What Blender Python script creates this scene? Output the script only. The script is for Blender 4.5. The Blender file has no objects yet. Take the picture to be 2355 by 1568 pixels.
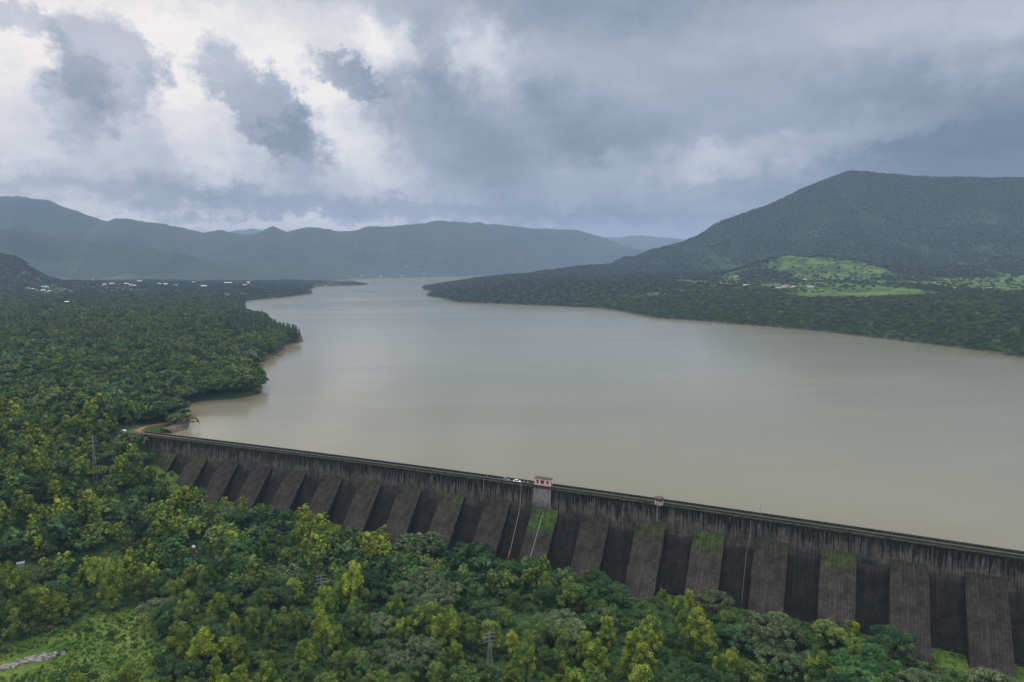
import bpy, bmesh, math, random
import numpy as np
from mathutils import Vector, Matrix
R = math.radians
scene = bpy.context.scene
COL = scene.collection
random.seed(7)
RNG = np.random.default_rng(11)

# ------------------------------------------------------------------ camera
CAM_H, PITCH, FPX = 120.0, R(6.5), 682.667
cam_d = bpy.data.cameras.new('camera')
cam_d.sensor_width = 36.0; cam_d.lens = 24.0
cam_d.clip_start = 1.0; cam_d.clip_end = 60000.0
cam = bpy.data.objects.new('camera', cam_d); COL.objects.link(cam)
cam.location = (0, 0, CAM_H); cam.rotation_euler = (R(90) - PITCH, 0, 0)
scene.camera = cam
scene.view_settings.view_transform = 'Standard'
scene.view_settings.look = 'None'
scene.view_settings.exposure = 0.0
scene.view_settings.gamma = 1.0
scene.render.engine = 'CYCLES'
scene.cycles.max_bounces = 5
scene.cycles.diffuse_bounces = 2
scene.cycles.glossy_bounces = 2
scene.cycles.transmission_bounces = 2
scene.cycles.transparent_max_bounces = 6
scene.cycles.volume_bounces = 1
scene.cycles.caustics_reflective = False
scene.cycles.caustics_refractive = False

# ------------------------------------------------------------------ node helper
class NT:
    def __init__(s, tree):
        s.t = tree; s.n = tree.nodes; s.l = tree.links
    def new(s, typ, **kw):
        nd = s.n.new(typ)
        for k, v in kw.items(): setattr(nd, k, v)
        return nd
    def put(s, sock, v):
        if v is None: return
        if isinstance(v, bpy.types.NodeSocket): s.l.new(v, sock)
        else:
            try: sock.default_value = v
            except Exception: sock.default_value = (*v, 1.0)
    def m(s, op, a, b=None, c=None, clamp=False):
        nd = s.new('ShaderNodeMath', operation=op); nd.use_clamp = clamp
        for k, v in enumerate((a, b, c)):
            if v is not None: s.put(nd.inputs[k], v)
        return nd.outputs[0]
    def vm(s, op, a, b=None):
        nd = s.new('ShaderNodeVectorMath', operation=op)
        s.put(nd.inputs[0], a)
        if b is not None: s.put(nd.inputs[1], b)
        return nd.outputs[0]
    def noise(s, vec, scale, detail=4, rough=0.5, dist=0.0, out='Fac'):
        nd = s.new('ShaderNodeTexNoise')
        s.put(nd.inputs['Vector'], vec); nd.inputs['Scale'].default_value = scale
        nd.inputs['Detail'].default_value = detail; nd.inputs['Roughness'].default_value = rough
        nd.inputs['Distortion'].default_value = dist
        return nd.outputs[out]
    def mapr(s, v, a, b, c=0.0, d=1.0, smooth=True):
        nd = s.new('ShaderNodeMapRange'); nd.interpolation_type = 'SMOOTHSTEP' if smooth else 'LINEAR'
        s.put(nd.inputs[0], v)
        for k, x in enumerate((a, b, c, d)): s.put(nd.inputs[k + 1], x)
        return nd.outputs[0]
    def mix(s, f, a, b, mode='MIX'):
        nd = s.new('ShaderNodeMix', data_type='RGBA', blend_type=mode)
        s.put(nd.inputs[0], f); s.put(nd.inputs[6], a); s.put(nd.inputs[7], b)
        return nd.outputs[2]
    def ramp(s, v, stops, interp='LINEAR'):
        nd = s.new('ShaderNodeValToRGB'); cr = nd.color_ramp; cr.interpolation = interp
        while len(cr.elements) < len(stops): cr.elements.new(0.5)
        for e, (p, c) in zip(cr.elements, stops):
            e.position = p; e.color = (*c, 1.0)
        s.put(nd.inputs[0], v); return nd.outputs[0]
    def sep(s, v):
        nd = s.new('ShaderNodeSeparateXYZ'); s.put(nd.inputs[0], v); return nd.outputs
    def comb(s, x, y, z):
        nd = s.new('ShaderNodeCombineXYZ')
        for k, v in enumerate((x, y, z)): s.put(nd.inputs[k], v)
        return nd.outputs[0]
    def mul(s, col, f): return s.vm('MULTIPLY', col, f)

HAZE = 7.8e-5
# ------------------------------------------------------------------ world: overcast monsoon sky
SUN_AZ, SUN_EL = R(-38.0), R(42.0)       # azimuth measured from +Y towards +X
world = bpy.data.worlds.new('World'); scene.world = world; world.use_nodes = True
wt = NT(world.node_tree); wt.n.clear()
sky = wt.new('ShaderNodeTexSky', sky_type='NISHITA')
sky.sun_disc = False; sky.sun_elevation = SUN_EL; sky.sun_rotation = SUN_AZ
sky.altitude = 600; sky.air_density = 1.0; sky.dust_density = 3.0
tc = wt.new('ShaderNodeTexCoord'); dirv = tc.outputs['Generated']
dx, dy, dz = wt.sep(dirv)[:3]
azm = wt.m('MULTIPLY', wt.m('ARCTAN2', dx, dy), 57.2958)
elv = wt.m('MULTIPLY', wt.m('ARCSINE', dz), 57.2958)
zz = wt.m('ADD', wt.m('MAXIMUM', dz, 0.0), 0.16)
plane = wt.comb(wt.m('DIVIDE', dx, zz), wt.m('DIVIDE', dy, zz), 0.0)
w1 = wt.noise(plane, 1.1, 5, 0.55, out='Color')
w2 = wt.noise(plane, 4.2, 8, 0.6, out='Color')
w3 = wt.noise(wt.comb(azm, elv, 0.0), 0.42, 8, 0.68, out='Color')
s1 = wt.sep(w1); s2 = wt.sep(w2); s3 = wt.sep(w3)
def warp(base, a, b, c, ka, kb, kc):
    v = wt.m('MULTIPLY_ADD', wt.m('SUBTRACT', a, 0.5), ka, base)
    v = wt.m('MULTIPLY_ADD', wt.m('SUBTRACT', b, 0.5), kb, v)
    return wt.m('MULTIPLY_ADD', wt.m('SUBTRACT', c, 0.5), kc, v)
azw = warp(azm, s1[0], s2[0], s3[0], 3.0, 3.0, 7.0)
elw = warp(elv, s1[1], s2[1], s3[1], 2.0, 2.0, 5.5)
def az_el(px, py):                        # photo position (2354 wide) -> azimuth, elevation in degrees
    u, v = px / 2.299, py / 2.299
    a, b = (u - 512) / FPX, -(v - 341) / FPX
    X, Y, Z = a, math.cos(PITCH) + b * math.sin(PITCH), -math.sin(PITCH) + b * math.cos(PITCH)
    return math.degrees(math.atan2(X, Y)), math.degrees(math.atan2(Z, math.hypot(X, Y)))
# cloud masses: centre, radii (photo px), tilt in degrees, brightness change, edge softness
CLOUDS = [
    (1050, 720, 3000, 330, 0, -0.06, 0.8),
    (1900, 330, 1050, 560, 8, -0.30, 0.75),
    (2330, 370, 600, 250, 0, -0.34, 0.8),
    (1250, -20, 700, 130, 0, -0.24, 0.6),
    (2050, 10, 700, 130, 0, 0.12, 0.8),
    (60, 180, 480, 300, 0, 0.16, 0.8),
    (560, 90, 520, 170, -8, 0.20, 0.8),
    (250, 150, 140, 130, 38, -0.34, 0.22),
    (180, 220, 100, 110, -10, -0.22, 0.40),
    (360, 150, 40, 60, 38, -0.15, 0.4),
    (330, 350, 360, 110, 25, -0.14, 0.8),
    (600, 235, 175, 82, 42, -0.34, 0.20),
    (690, 335, 75, 100, 10, -0.20, 0.30),
    (800, 182, 92, 36, 14, -0.30, 0.30),
    (1010, 310, 270, 120, 35, -0.22, 0.55),
    (1240, 350, 330, 150, 30, -0.14, 0.6),
    (1380, 300, 200, 95, 20, -0.14, 0.6),
    (60, 45, 110, 42, 20, -0.24, 0.45),
    (880, 125, 110, 55, 25, 0.20, 0.8),
    (1110, 120, 110, 75, 40, 0.26, 0.8),
    (990, 140, 45, 110, -15, -0.12, 0.5),
    (1480, 390, 220, 48, -8, 0.20, 0.7),
    (1830, 335, 330, 50, -10, 0.22, 0.75),
    (800, 290, 75, 190, -50, 0.20, 0.6),
    (480, 350, 110, 50, 40, 0.14, 0.6),
    (300, 425, 800, 44, 3, -0.14, 0.8),
    (600, 520, 520, 24, 1, 0.20, 0.7),
    (900, 478, 900, 32, 2, -0.22, 0.7),
    (1500, 530, 260, 50, 0, 0.06, 0.7),
    (2250, 110, 130, 90, 0, 0.12, 0.7),
]
tval = 0.78
for (px, py, rx, ry, tilt, amt, soft) in CLOUDS:
    a0, e0 = az_el(px, py)
    a1, _ = az_el(px + 10, py); _, e1 = az_el(px, py - 10)
    ra, re = rx * abs(a1 - a0) / 10, ry * abs(e1 - e0) / 10
    ct, st = math.cos(R(-tilt)), math.sin(R(-tilt))
    da = wt.m('SUBTRACT', azw, a0); de = wt.m('SUBTRACT', elw, e0)
    p = wt.m('DIVIDE', wt.m('MULTIPLY_ADD', da, ct, wt.m('MULTIPLY', de, st)), ra)
    q = wt.m('DIVIDE', wt.m('MULTIPLY_ADD', da, -st, wt.m('MULTIPLY', de, ct)), re)
    r2 = wt.m('SQRT', wt.m('MULTIPLY_ADD', p, p, wt.m('MULTIPLY', q, q)))
    g = wt.mapr(r2, 1.08 + soft * 0.55, 0.92 - soft, 0.0, amt * (0.9 if amt > .25 else 1.0))
    tval = wt.m('ADD', g, tval)
nz = wt.noise(plane, 2.3, 9, 0.62)
nz2 = wt.noise(wt.comb(wt.m('MULTIPLY', azm, 0.5), elv, 3.0), 0.30, 9, 0.64)
tval = wt.m('MULTIPLY_ADD', wt.m('SUBTRACT', nz, 0.5), 0.26, tval)
tval = wt.m('MULTIPLY_ADD', wt.m('SUBTRACT', nz2, 0.5), 0.26, tval)
zen = wt.mapr(elv, 24, 60, 0.0, 1.0)
tval = wt.m('ADD', tval, wt.m('MULTIPLY', zen, 0.05))
cloud = wt.ramp(tval, [(0.0, (.075, .112, .160)), (.18, (.140, .188, .255)), (.38, (.262, .320, .410)), (.56, (.385, .430, .520)),
                       (.72, (.54, .57, .65)), (.90, (.78, .78, .80)), (1.0, (.97, .94, .90))])
lav = wt.mapr(azm, -40, 10, 0.55, 0.0)
cloud = wt.mix(lav, cloud, wt.vm('MULTIPLY', cloud, (1.07, 1.0, .97)))
bright = wt.mapr(elv, 24, 75, 10.0, 32.0)           # an overcast sky is brightest overhead
cl = wt.new('ShaderNodeVectorMath', operation='SCALE'); wt.l.new(cloud, cl.inputs[0]); wt.l.new(bright, cl.inputs[3])
skymix = wt.mix(0.95, sky.outputs[0], cl.outputs[0])
bg = wt.new('ShaderNodeBackground'); wt.l.new(skymix, bg.inputs[0]); bg.inputs[1].default_value = 0.1
wo = wt.new('ShaderNodeOutputWorld'); wt.l.new(bg.outputs[0], wo.inputs[0])
world.cycles.sampling_method = 'MANUAL'; world.cycles.sample_map_resolution = 1024

sun_d = bpy.data.lights.new('sun', 'SUN'); sun_d.energy = 1.5; sun_d.angle = R(14); sun_d.color = (1.0, .96, .88)
sun = bpy.data.objects.new('sun', sun_d); COL.objects.link(sun)
sdir = Vector((math.sin(SUN_AZ) * math.cos(SUN_EL), math.cos(SUN_AZ) * math.cos(SUN_EL), math.sin(SUN_EL)))
sun.rotation_euler = sdir.to_track_quat('Z', 'Y').to_euler()

# ------------------------------------------------------------------ materials
def mat(name, build, disp=False):
    m = bpy.data.materials.new(name); m.use_nodes = True
    t = NT(m.node_tree); t.n.clear()
    out = t.new('ShaderNodeOutputMaterial')
    t.l.new(build(t), out.inputs[0]); return m
def pbsdf(t, col, rough=0.8, spec=0.3, normal=None, metal=0.0):
    b = t.new('ShaderNodeBsdfPrincipled')
    t.put(b.inputs['Base Color'], col); t.put(b.inputs['Roughness'], rough)
    b.inputs['Specular IOR Level'].default_value = spec; b.inputs['Metallic'].default_value = metal
    if normal is not None: t.l.new(normal, b.inputs['Normal'])
    return b.outputs[0]
def bump(t, h, strength=0.5, dist=0.1):
    nd = t.new('ShaderNodeBump'); nd.inputs['Strength'].default_value = strength
    nd.inputs['Distance'].default_value = dist; t.l.new(h, nd.inputs['Height']); return nd.outputs[0]
def plain(name, c, rough=0.7, var=0.25, scale=1.5, spec=0.3, metal=0.0):
    def b(t):
        co = t.new('ShaderNodeTexCoord').outputs['Object']
        n = t.noise(co, scale, 6, 0.6)
        col = t.mix(t.mapr(n, 0.3, 0.7), tuple(x * (1 - var) for x in c), tuple(min(1, x * (1 + var)) for x in c))
        return pbsdf(t, col, rough, spec, metal=metal)
    return mat(name, b)
def foliage(name, c1, c2, trans=0.10):
    def b(t):
        oi = t.new('ShaderNodeObjectInfo').outputs['Random']
        leaf = t.new('ShaderNodeAttribute', attribute_name='leaf').outputs['Fac']
        clump = t.new('ShaderNodeAttribute', attribute_name='clump').outputs['Fac']
        f = t.m('MULTIPLY_ADD', t.mapr(clump, .15, 1.0), 0.75, t.m('MULTIPLY_ADD', oi, 0.60, -0.18), clamp=True)
        col = t.mix(f, c1, c2)
        k = t.mapr(leaf, 0, 1, 0.50, 1.75, smooth=False)
        k2 = t.mapr(t.m('FRACT', t.m('MULTIPLY', oi, 7.31)), 0, 1, 0.72, 1.25, smooth=False)
        kk = t.m('MULTIPLY', k, k2)
        col = t.mul(col, t.comb(kk, kk, kk))
        d = t.new('ShaderNodeBsdfDiffuse'); t.l.new(col, d.inputs[0])
        tr = t.new('ShaderNodeBsdfTranslucent'); t.l.new(col, tr.inputs[0])
        ms = t.new('ShaderNodeMixShader'); ms.inputs[0].default_value = trans
        t.l.new(d.outputs[0], ms.inputs[1]); t.l.new(tr.outputs[0], ms.inputs[2])
        return ms.outputs[0]
    return mat(name, b)
F = {
    'yellow': foliage('foliage_yellow_green', (.056, .105, .022), (.245, .295, .034)),
    'olive': foliage('foliage_olive', (.042, .082, .022), (.142, .188, .040)),
    'dark': foliage('foliage_dark_green', (.026, .064, .026), (.078, .132, .048)),
    'grey': foliage('foliage_grey_green', (.070, .110, .046), (.135, .160, .078)),
    'fresh': foliage('foliage_fresh_green', (.030, .080, .026), (.078, .155, .042)),
    'hill': foliage('foliage_hill_cloud_shaded', (.014, .040, .024), (.036, .070, .034)),  # darker, bluer leaf colour carries the cloud shadow over the hills
    'grass': foliage('foliage_meadow_grass', (.095, .175, .026), (.190, .245, .036)),
    'rust': foliage('foliage_dry_brown', (.115, .085, .050), (.165, .115, .075)),
}
M_bark = plain('bark', (.10, .080, .060), 0.9, .3, 3)
M_concrete = plain('pale_concrete', (.32, .31, .28), 0.9, .25, .8)

# ------------------------------------------------------------------ object helpers
def tag(o, label=None, cat=None, group=None, kind=None):
    if label: o['label'] = label
    if cat: o['category'] = cat
    if group: o['group'] = group
    if kind: o['kind'] = kind
    return o
def empty(name, loc=(0, 0, 0), rz=0.0, label=None, cat=None, group=None):
    o = bpy.data.objects.new(name, None); COL.objects.link(o)
    o.location = loc; o.rotation_euler = (0, 0, rz); o.empty_display_size = 0.5
    return tag(o, label, cat, group)
def np_mesh(name, verts, faces, nper=4, attrs=None, smooth=False):
    me = bpy.data.meshes.new(name)
    verts = np.asarray(verts, np.float32); faces = np.asarray(faces, np.int32)
    me.vertices.add(len(verts)); me.vertices.foreach_set('co', verts.ravel())
    nf = len(faces)
    me.loops.add(nf * nper); me.loops.foreach_set('vertex_index', faces.ravel())
    me.polygons.add(nf); me.polygons.foreach_set('loop_start', np.arange(0, nf * nper, nper, dtype=np.int32))
    me.polygons.foreach_set('loop_total', np.full(nf, nper, np.int32))
    if smooth: me.polygons.foreach_set('use_smooth', np.ones(nf, bool))
    me.update(calc_edges=True)
    for k, (dom, arr) in (attrs or {}).items():
        a = me.attributes.new(k, 'FLOAT', dom); a.data.foreach_set('value', np.asarray(arr, np.float32))
    return me
def link(name, me, m, parent=None, loc=None):
    o = bpy.data.objects.new(name, me); COL.objects.link(o)
    if m is not None and len(me.materials) == 0: me.materials.append(m)
    if parent is not None: o.parent = parent
    if loc is not None: o.location = loc
    return o
class MB:
    """collects boxes, tubes and prisms into one mesh"""
    def __init__(s): s.v = []; s.f = []
    def add(s, vs, fs):
        k = len(s.v); s.v += [tuple(x) for x in vs]; s.f += [tuple(i + k for i in f) for f in fs]
    def box(s, c, d, rz=0.0, taper=1.0):
        cx, cy, cz = c; hx, hy, hz = d[0] / 2, d[1] / 2, d[2] / 2
        cr, sr = math.cos(rz), math.sin(rz); vs = []
        for z in (-hz, hz):
            k = taper if z > 0 else 1.0
            for x, y in ((-hx, -hy), (hx, -hy), (hx, hy), (-hx, hy)):
                x *= k; y *= k
                vs.append((cx + x * cr - y * sr, cy + x * sr + y * cr, cz + z))
        s.add(vs, [(0, 3, 2, 1), (4, 5, 6, 7), (0, 1, 5, 4), (1, 2, 6, 5), (2, 3, 7, 6), (3, 0, 4, 7)]); return s
    def tube(s, pts, rads, n=6):
        pts = [Vector(p) for p in pts]
        if not hasattr(rads, '__len__'): rads = [rads] * len(pts)
        vs = []; fs = []
        for i, p in enumerate(pts):
            a = pts[max(i - 1, 0)]; b = pts[min(i + 1, len(pts) - 1)]
            t = (b - a).normalized()
            u = t.cross(Vector((0, 0, 1)) if abs(t.z) < .9 else Vector((1, 0, 0))).normalized(); w = t.cross(u)
            for k in range(n):
                an = 2 * math.pi * k / n
                vs.append(p + (u * math.cos(an) + w * math.sin(an)) * rads[i])
        for i in range(len(pts) - 1):
            for k in range(n):
                k2 = (k + 1) % n
                fs.append((i * n + k, i * n + k2, (i + 1) * n + k2, (i + 1) * n + k))
        fs.append(tuple(range(n))[::-1]); fs.append(tuple((len(pts) - 1) * n + k for k in range(n)))
        s.add(vs, fs); return s
    def prism(s, prof, a, b, axis='x'):
        """closed profile (list of 2-tuples) swept from a to b along axis"""
        n = len(prof); vs = []
        for q in (a, b):
            for (u, w) in prof:
                vs.append((q, u, w) if axis == 'x' else (u, q, w))
        fs = [(i, (i + 1) % n, n + (i + 1) % n, n + i) for i in range(n)]
        fs += [tuple(range(n))[::-1], tuple(range(n, 2 * n))]
        s.add(vs, fs); return s
    def mesh(s, name, smooth=False):
        me = bpy.data.meshes.new(name); me.from_pydata(s.v, [], s.f)
        bm = bmesh.new(); bm.from_mesh(me); bmesh.ops.recalc_face_normals(bm, faces=bm.faces); bm.to_mesh(me); bm.free()
        if smooth: me.polygons.foreach_set('use_smooth', np.ones(len(me.polygons), bool))
        return me
    def build(s, name, m, parent=None, smooth=False, bevel=0.0):
        o = link(name, s.mesh(name, smooth), m, parent)
        if bevel:
            bv = o.modifiers.new('bevel', 'BEVEL'); bv.width = bevel; bv.segments = 2; bv.limit_method = 'ANGLE'
        return o

# ------------------------------------------------------------------ noise and terrain height
_perm = np.random.default_rng(3).random((512, 512)).astype(np.float32)
def vnoise(x, y):
    xi = np.floor(x).astype(int); yi = np.floor(y).astype(int); fx = x - xi; fy = y - yi
    fx = fx * fx * (3 - 2 * fx); fy = fy * fy * (3 - 2 * fy)
    a = _perm[xi % 512, yi % 512]; b = _perm[(xi + 1) % 512, yi % 512]
    c = _perm[xi % 512, (yi + 1) % 512]; d = _perm[(xi + 1) % 512, (yi + 1) % 512]
    return a * (1 - fx) * (1 - fy) + b * fx * (1 - fy) + c * (1 - fx) * fy + d * fx * fy
def fbm(x, y, octv=5, ridged=False):
    s = np.zeros_like(x, dtype=float); a = .5; f = 1.0; tot = 0
    for k in range(octv):
        n = vnoise(x * f + 17.3 * k, y * f - 9.1 * k)
        if ridged: n = 1 - np.abs(2 * n - 1)
        s += a * n; tot += a; a *= .5; f *= 2.03
    return s / tot
def sstep(a, b, x):
    t = np.clip((x - a) / (b - a), 0, 1); return t * t * (3 - 2 * t)
# dam frame: s runs along the crest from the left abutment, off is metres downstream of the crest edge
DA = np.array([-247.9, 460.3]); DTH = R(-23.5)
DD = np.array([math.cos(DTH), math.sin(DTH)]); DN = np.array([math.sin(DTH), -math.cos(DTH)])
def bend(s): return 9e-5 * (s - 270.0) ** 2          # the crest is gently curved in plan
def dam_pt(s, off=0.0): return DA + DD * s + DN * (off + bend(s))
LAKE = [(-262, 458), (-246, 482), (-240, 498), (-247, 515), (-262, 532), (-285, 560), (-275, 588), (-246, 598), (-232, 622), (-243, 655),
        (-262, 700), (-292, 765), (-306, 830), (-312, 895), (-322, 950), (-332, 990), (-322, 1050), (-345, 1110), (-419, 1218), (-500, 1400),
        (-558, 1514), (-673, 1723), (-760, 1950), (-858, 2183), (-800, 2450), (-790, 2717), (-880, 2950), (-967, 3342),
        (-990, 3500), (-940, 3700), (-830, 3740), (-800, 3830), (-930, 3980), (-1080, 4300), (-1250, 4800), (-1250, 5350),
        (-1168, 5459), (-671, 5975), (-50, 6900), (544, 8333), (1300, 8900), (1500, 8300), (1100, 7000), (800, 5600), (500, 4700),
        (100, 4150), (-200, 3850), (-430, 3600), (-450, 3400), (-400, 3100), (-330, 2900), (-318, 2535), (-260, 2400), (-173, 2133), (20, 1990),
        (238, 1841), (290, 1640), (312, 1514), (400, 1410), (478, 1303), (560, 1180), (580, 1110), (606, 1047), (640, 960),
        (652, 862), (690, 750), (720, 560), (640, 300), (560, 110)]
LK = np.array(LAKE, float)
def poly_sd(x, y, P):
    """signed distance, positive inside"""
    best = np.full(x.shape, 1e18); inside = np.zeros(x.shape, bool)
    n = len(P)
    for i in range(n):
        ax, ay = P[i]; bx, by = P[(i + 1) % n]
        ex, ey = bx - ax, by - ay; L = ex * ex + ey * ey
        t = np.clip(((x - ax) * ex + (y - ay) * ey) / L, 0, 1)
        d = (x - ax - t * ex) ** 2 + (y - ay - t * ey) ** 2
        best = np.minimum(best, d)
        c = ((ay > y) != (by > y))
        with np.errstate(divide='ignore', invalid='ignore'):
            xi = ax + (y - ay) * ex / (ey if ey != 0 else 1e-9)
        inside ^= c & (x < xi)
    d = np.sqrt(best); return np.where(inside, d, -d)
def sky_pt(px, py, dist):        # a crest point seen at the photo position, at the given distance north
    u, v = px / 2.299, py / 2.299
    a, b = (u - 512) / FPX, -(v - 341) / FPX
    Y, Z = math.cos(PITCH) + b * math.sin(PITCH), -math.sin(PITCH) + b * math.cos(PITCH)
    return (a / Y * dist, dist, CAM_H + Z / Y * dist)
def ridge_from(pts): return [sky_pt(*p) for p in pts]
RIDGES = [  # crest polylines (x, y, z), width in front, width behind, roughness
    (ridge_from([(-500, 470, 6600), (-200, 455, 6600), (0, 453, 6600), (60, 455, 6600), (110, 464, 6650), (180, 490, 6700), (250, 512, 6800),
                 (285, 501, 6600), (330, 509, 6800), (400, 523, 6900), (470, 534, 7000), (520, 531, 7000), (560, 538, 7000), (600, 534, 7050),
                 (628, 522, 7000), (660, 536, 7100), (700, 525, 7100), (760, 526, 7200), (810, 534, 7200), (850, 524, 7300), (920, 521, 7400),
                 (960, 517, 7500), (1010, 508, 7700), (1060, 510, 7900), (1150, 515, 8300), (1250, 516, 8700), (1330, 521, 9100),
                 (1380, 540, 9400), (1430, 565, 9700), (1480, 582, 9900), (1540, 600, 10100)]), 1500, 1500, 1.1),
    (ridge_from([(400, 560, 13000), (540, 532, 13000), (580, 526, 13000), (630, 535, 13000), (800, 560, 13000), (1250, 560, 13500), (1380, 546, 13500), (1480, 541, 13500),
                 (1560, 549, 13500), (1650, 560, 13500), (1900, 560, 13500)]), 2200, 1200, .4),
    (ridge_from([(-400, 520, 4900), (-100, 532, 4900), (0, 530, 4900), (60, 528, 4950), (130, 541, 5000), (200, 556, 5050), (300, 569, 5100), (370, 576, 5150),
                 (420, 591, 5200), (470, 609, 5200), (520, 608, 5300), (570, 612, 5350), (620, 626, 5350), (700, 640, 5400)]), 900, 900, 1.0),
    (ridge_from([(-500, 520, 2500), (-250, 550, 2600), (-100, 575, 2700), (0, 598, 2750), (40, 612, 2800), (90, 636, 2850), (140, 655, 2900)]), 620, 700, .5),
    (ridge_from([(1000, 657, 3420), (1100, 646, 3480), (1200, 637, 3550), (1290, 628, 3650), (1380, 613, 3800), (1450, 602, 3900), (1520, 585, 3950), (1560, 561, 4000),
                 (1600, 546, 4000), (1660, 521, 4000), (1720, 496, 4000), (1780, 470, 4000), (1840, 441, 4000), (1900, 413, 4050),
                 (1950, 395, 4050), (2000, 397, 4050), (2060, 403, 4000), (2120, 407, 3950), (2200, 409, 3900), (2354, 412, 3800), (2600, 418, 3600),
                 (3000, 430, 3300), (3500, 440, 2900)]), 1250, 1600, .9),
    ([(1060, 2640, 139), (1160, 2640, 118), (1400, 2620, 92), (1700, 2600, 80)], 330, 400, .15),
]
B_S = [-400, -60, -22, 0, 20, 52, 80, 150, 242, 325, 465, 900]
B_Z = [-2, 0, 2.5, -4, -13, -23, -27.5, -29.5, -31.5, -33, -33, -34]
def ridge_h(x, y, pts, wf, wb, rough):
    best = np.full(x.shape, 1e18); hz = np.zeros(x.shape); side = np.zeros(x.shape)
    for (ax, ay, az), (bx, by, bz) in zip(pts[:-1], pts[1:]):
        ex, ey = bx - ax, by - ay; L = ex * ex + ey * ey
        t = np.clip(((x - ax) * ex + (y - ay) * ey) / L, 0, 1)
        px, py = ax + t * ex, ay + t * ey
        d = (x - px) ** 2 + (y - py) ** 2
        m = d < best
        best = np.where(m, d, best); hz = np.where(m, az + t * (bz - az), hz)
        side = np.where(m, np.where(y < py, wf, wb), side)
    d = (np.sqrt(best + 90.0 ** 2) - 90.0) / side
    gl = fbm(x / 520.0 + 3, y / 520.0, 5, ridged=True)
    e = np.clip(d * (1 + rough * 0.9 * (gl - .55) * sstep(0, .25, d)), 0, 1)
    prof = (1 - e) ** 1.25 * (1 - .25 * np.sin(e * math.pi))
    return hz * prof
def height(x, y):
    x = np.asarray(x, float); y = np.asarray(y, float)
    s = (x - DA[0]) * DD[0] + (y - DA[1]) * DD[1]; off = (x - DA[0]) * DN[0] + (y - DA[1]) * DN[1] - bend(s) * sstep(-120, 0, s)
    sd = poly_sd(x, y, LK)
    d = np.maximum(-sd, 0)
    rb = sstep(-450, 300, x - 0.0 * y)
    rb = np.where(x > -500, sstep(-450, -100, x), 0)
    base = (1 - rb) * (14 * (1 - np.exp(-d / 70.0)) + 6 * (1 - np.exp(-d / 900.0))) + rb * (36 * (1 - np.exp(-d / 190.0)) + np.minimum(d, 1500) * .026)
    base = base + (fbm(x / 160.0, y / 160.0, 4) - .5) * 14 * (1 - np.exp(-d / 120.0))
    relief = (fbm(x / 260.0 + 2, y / 260.0, 5, ridged=True) - .5) * 85 + (fbm(x / 60.0, y / 60.0 + 4, 3) - .5) * 13
    rh = np.zeros(x.shape)
    for (pts, wf, wb, ro) in RIDGES:
        rh = np.maximum(rh, ridge_h(x, y, pts, wf, wb, ro))
    rh = rh + relief * (1 + .9 * sstep(4500, 6500, y)) * sstep(25, 130, rh) * (1 - .7 * sstep(230, 380, rh) * (y > 5500)) * (1 - .75 * sstep(330, 480, rh) * (x > 0))
    shore = 1 - np.exp(-d / 160.0)
    up = np.maximum(base, rh * shore + base * np.exp(-rh / 60.0))
    up = up + .4 * (1 - np.exp(-d / 4.0))
    up = np.where(sd > 0, -np.minimum(sd * .25, 30) - .2, up)
    b = np.interp(s, B_S, B_Z)
    left = sstep(60, -40, s) * sstep(10, 170, off)
    b = b * (1 - left) + (-24 - 0 * s) * left
    dn = b - 2.5 * sstep(20, 120, off) + (fbm(x / 45.0, y / 45.0, 4) - .5) * 5 * sstep(5, 40, off)
    far = sstep(-60, -300, s)
    dn = dn * (1 - far) + (up * 0 - 8 + off * -.03) * far
    k = sstep(-3.2, -2.2, off)
    # left of the abutment both sides meet in one slope
    k2 = sstep(-60, 90, off)
    kk = np.where(s < -18, k2, k)
    bl = sstep(-30, -16, s)
    kk = k2 * (1 - bl) + k * bl
    res = up * (1 - kk) + dn * kk
    ab = sstep(21, 11, np.hypot((x + 260) * .8, y - 470)) * (sd < 0)
    return res * (1 - ab) + 3.88 * ab
def hpt(x, y): return float(height(np.array([x]), np.array([y]))[0])
def ray_dir(u, v):
    a, b = (u - 512) / FPX, -(v - 341) / FPX
    return np.array([a, math.cos(PITCH) + b * math.sin(PITCH), -math.sin(PITCH) + b * math.cos(PITCH)])
def on_land(sx, sy, lift=0.0):   # photo position (2560 wide) -> the place on the land
    r = ray_dir(sx / 2.5, sy / 2.5); r = r / np.linalg.norm(r)
    t = np.geomspace(180, 15000, 2600)
    X, Y, Z = r[0] * t, r[1] * t, CAM_H + r[2] * t
    h = np.where(poly_sd(X, Y, LK) > 0, 0.0, height(X, Y)) + lift
    k = int(np.argmax(Z < h)) if (Z < h).any() else len(t) - 1
    return float(X[k]), float(Y[k]), hpt(X[k], Y[k])

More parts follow.
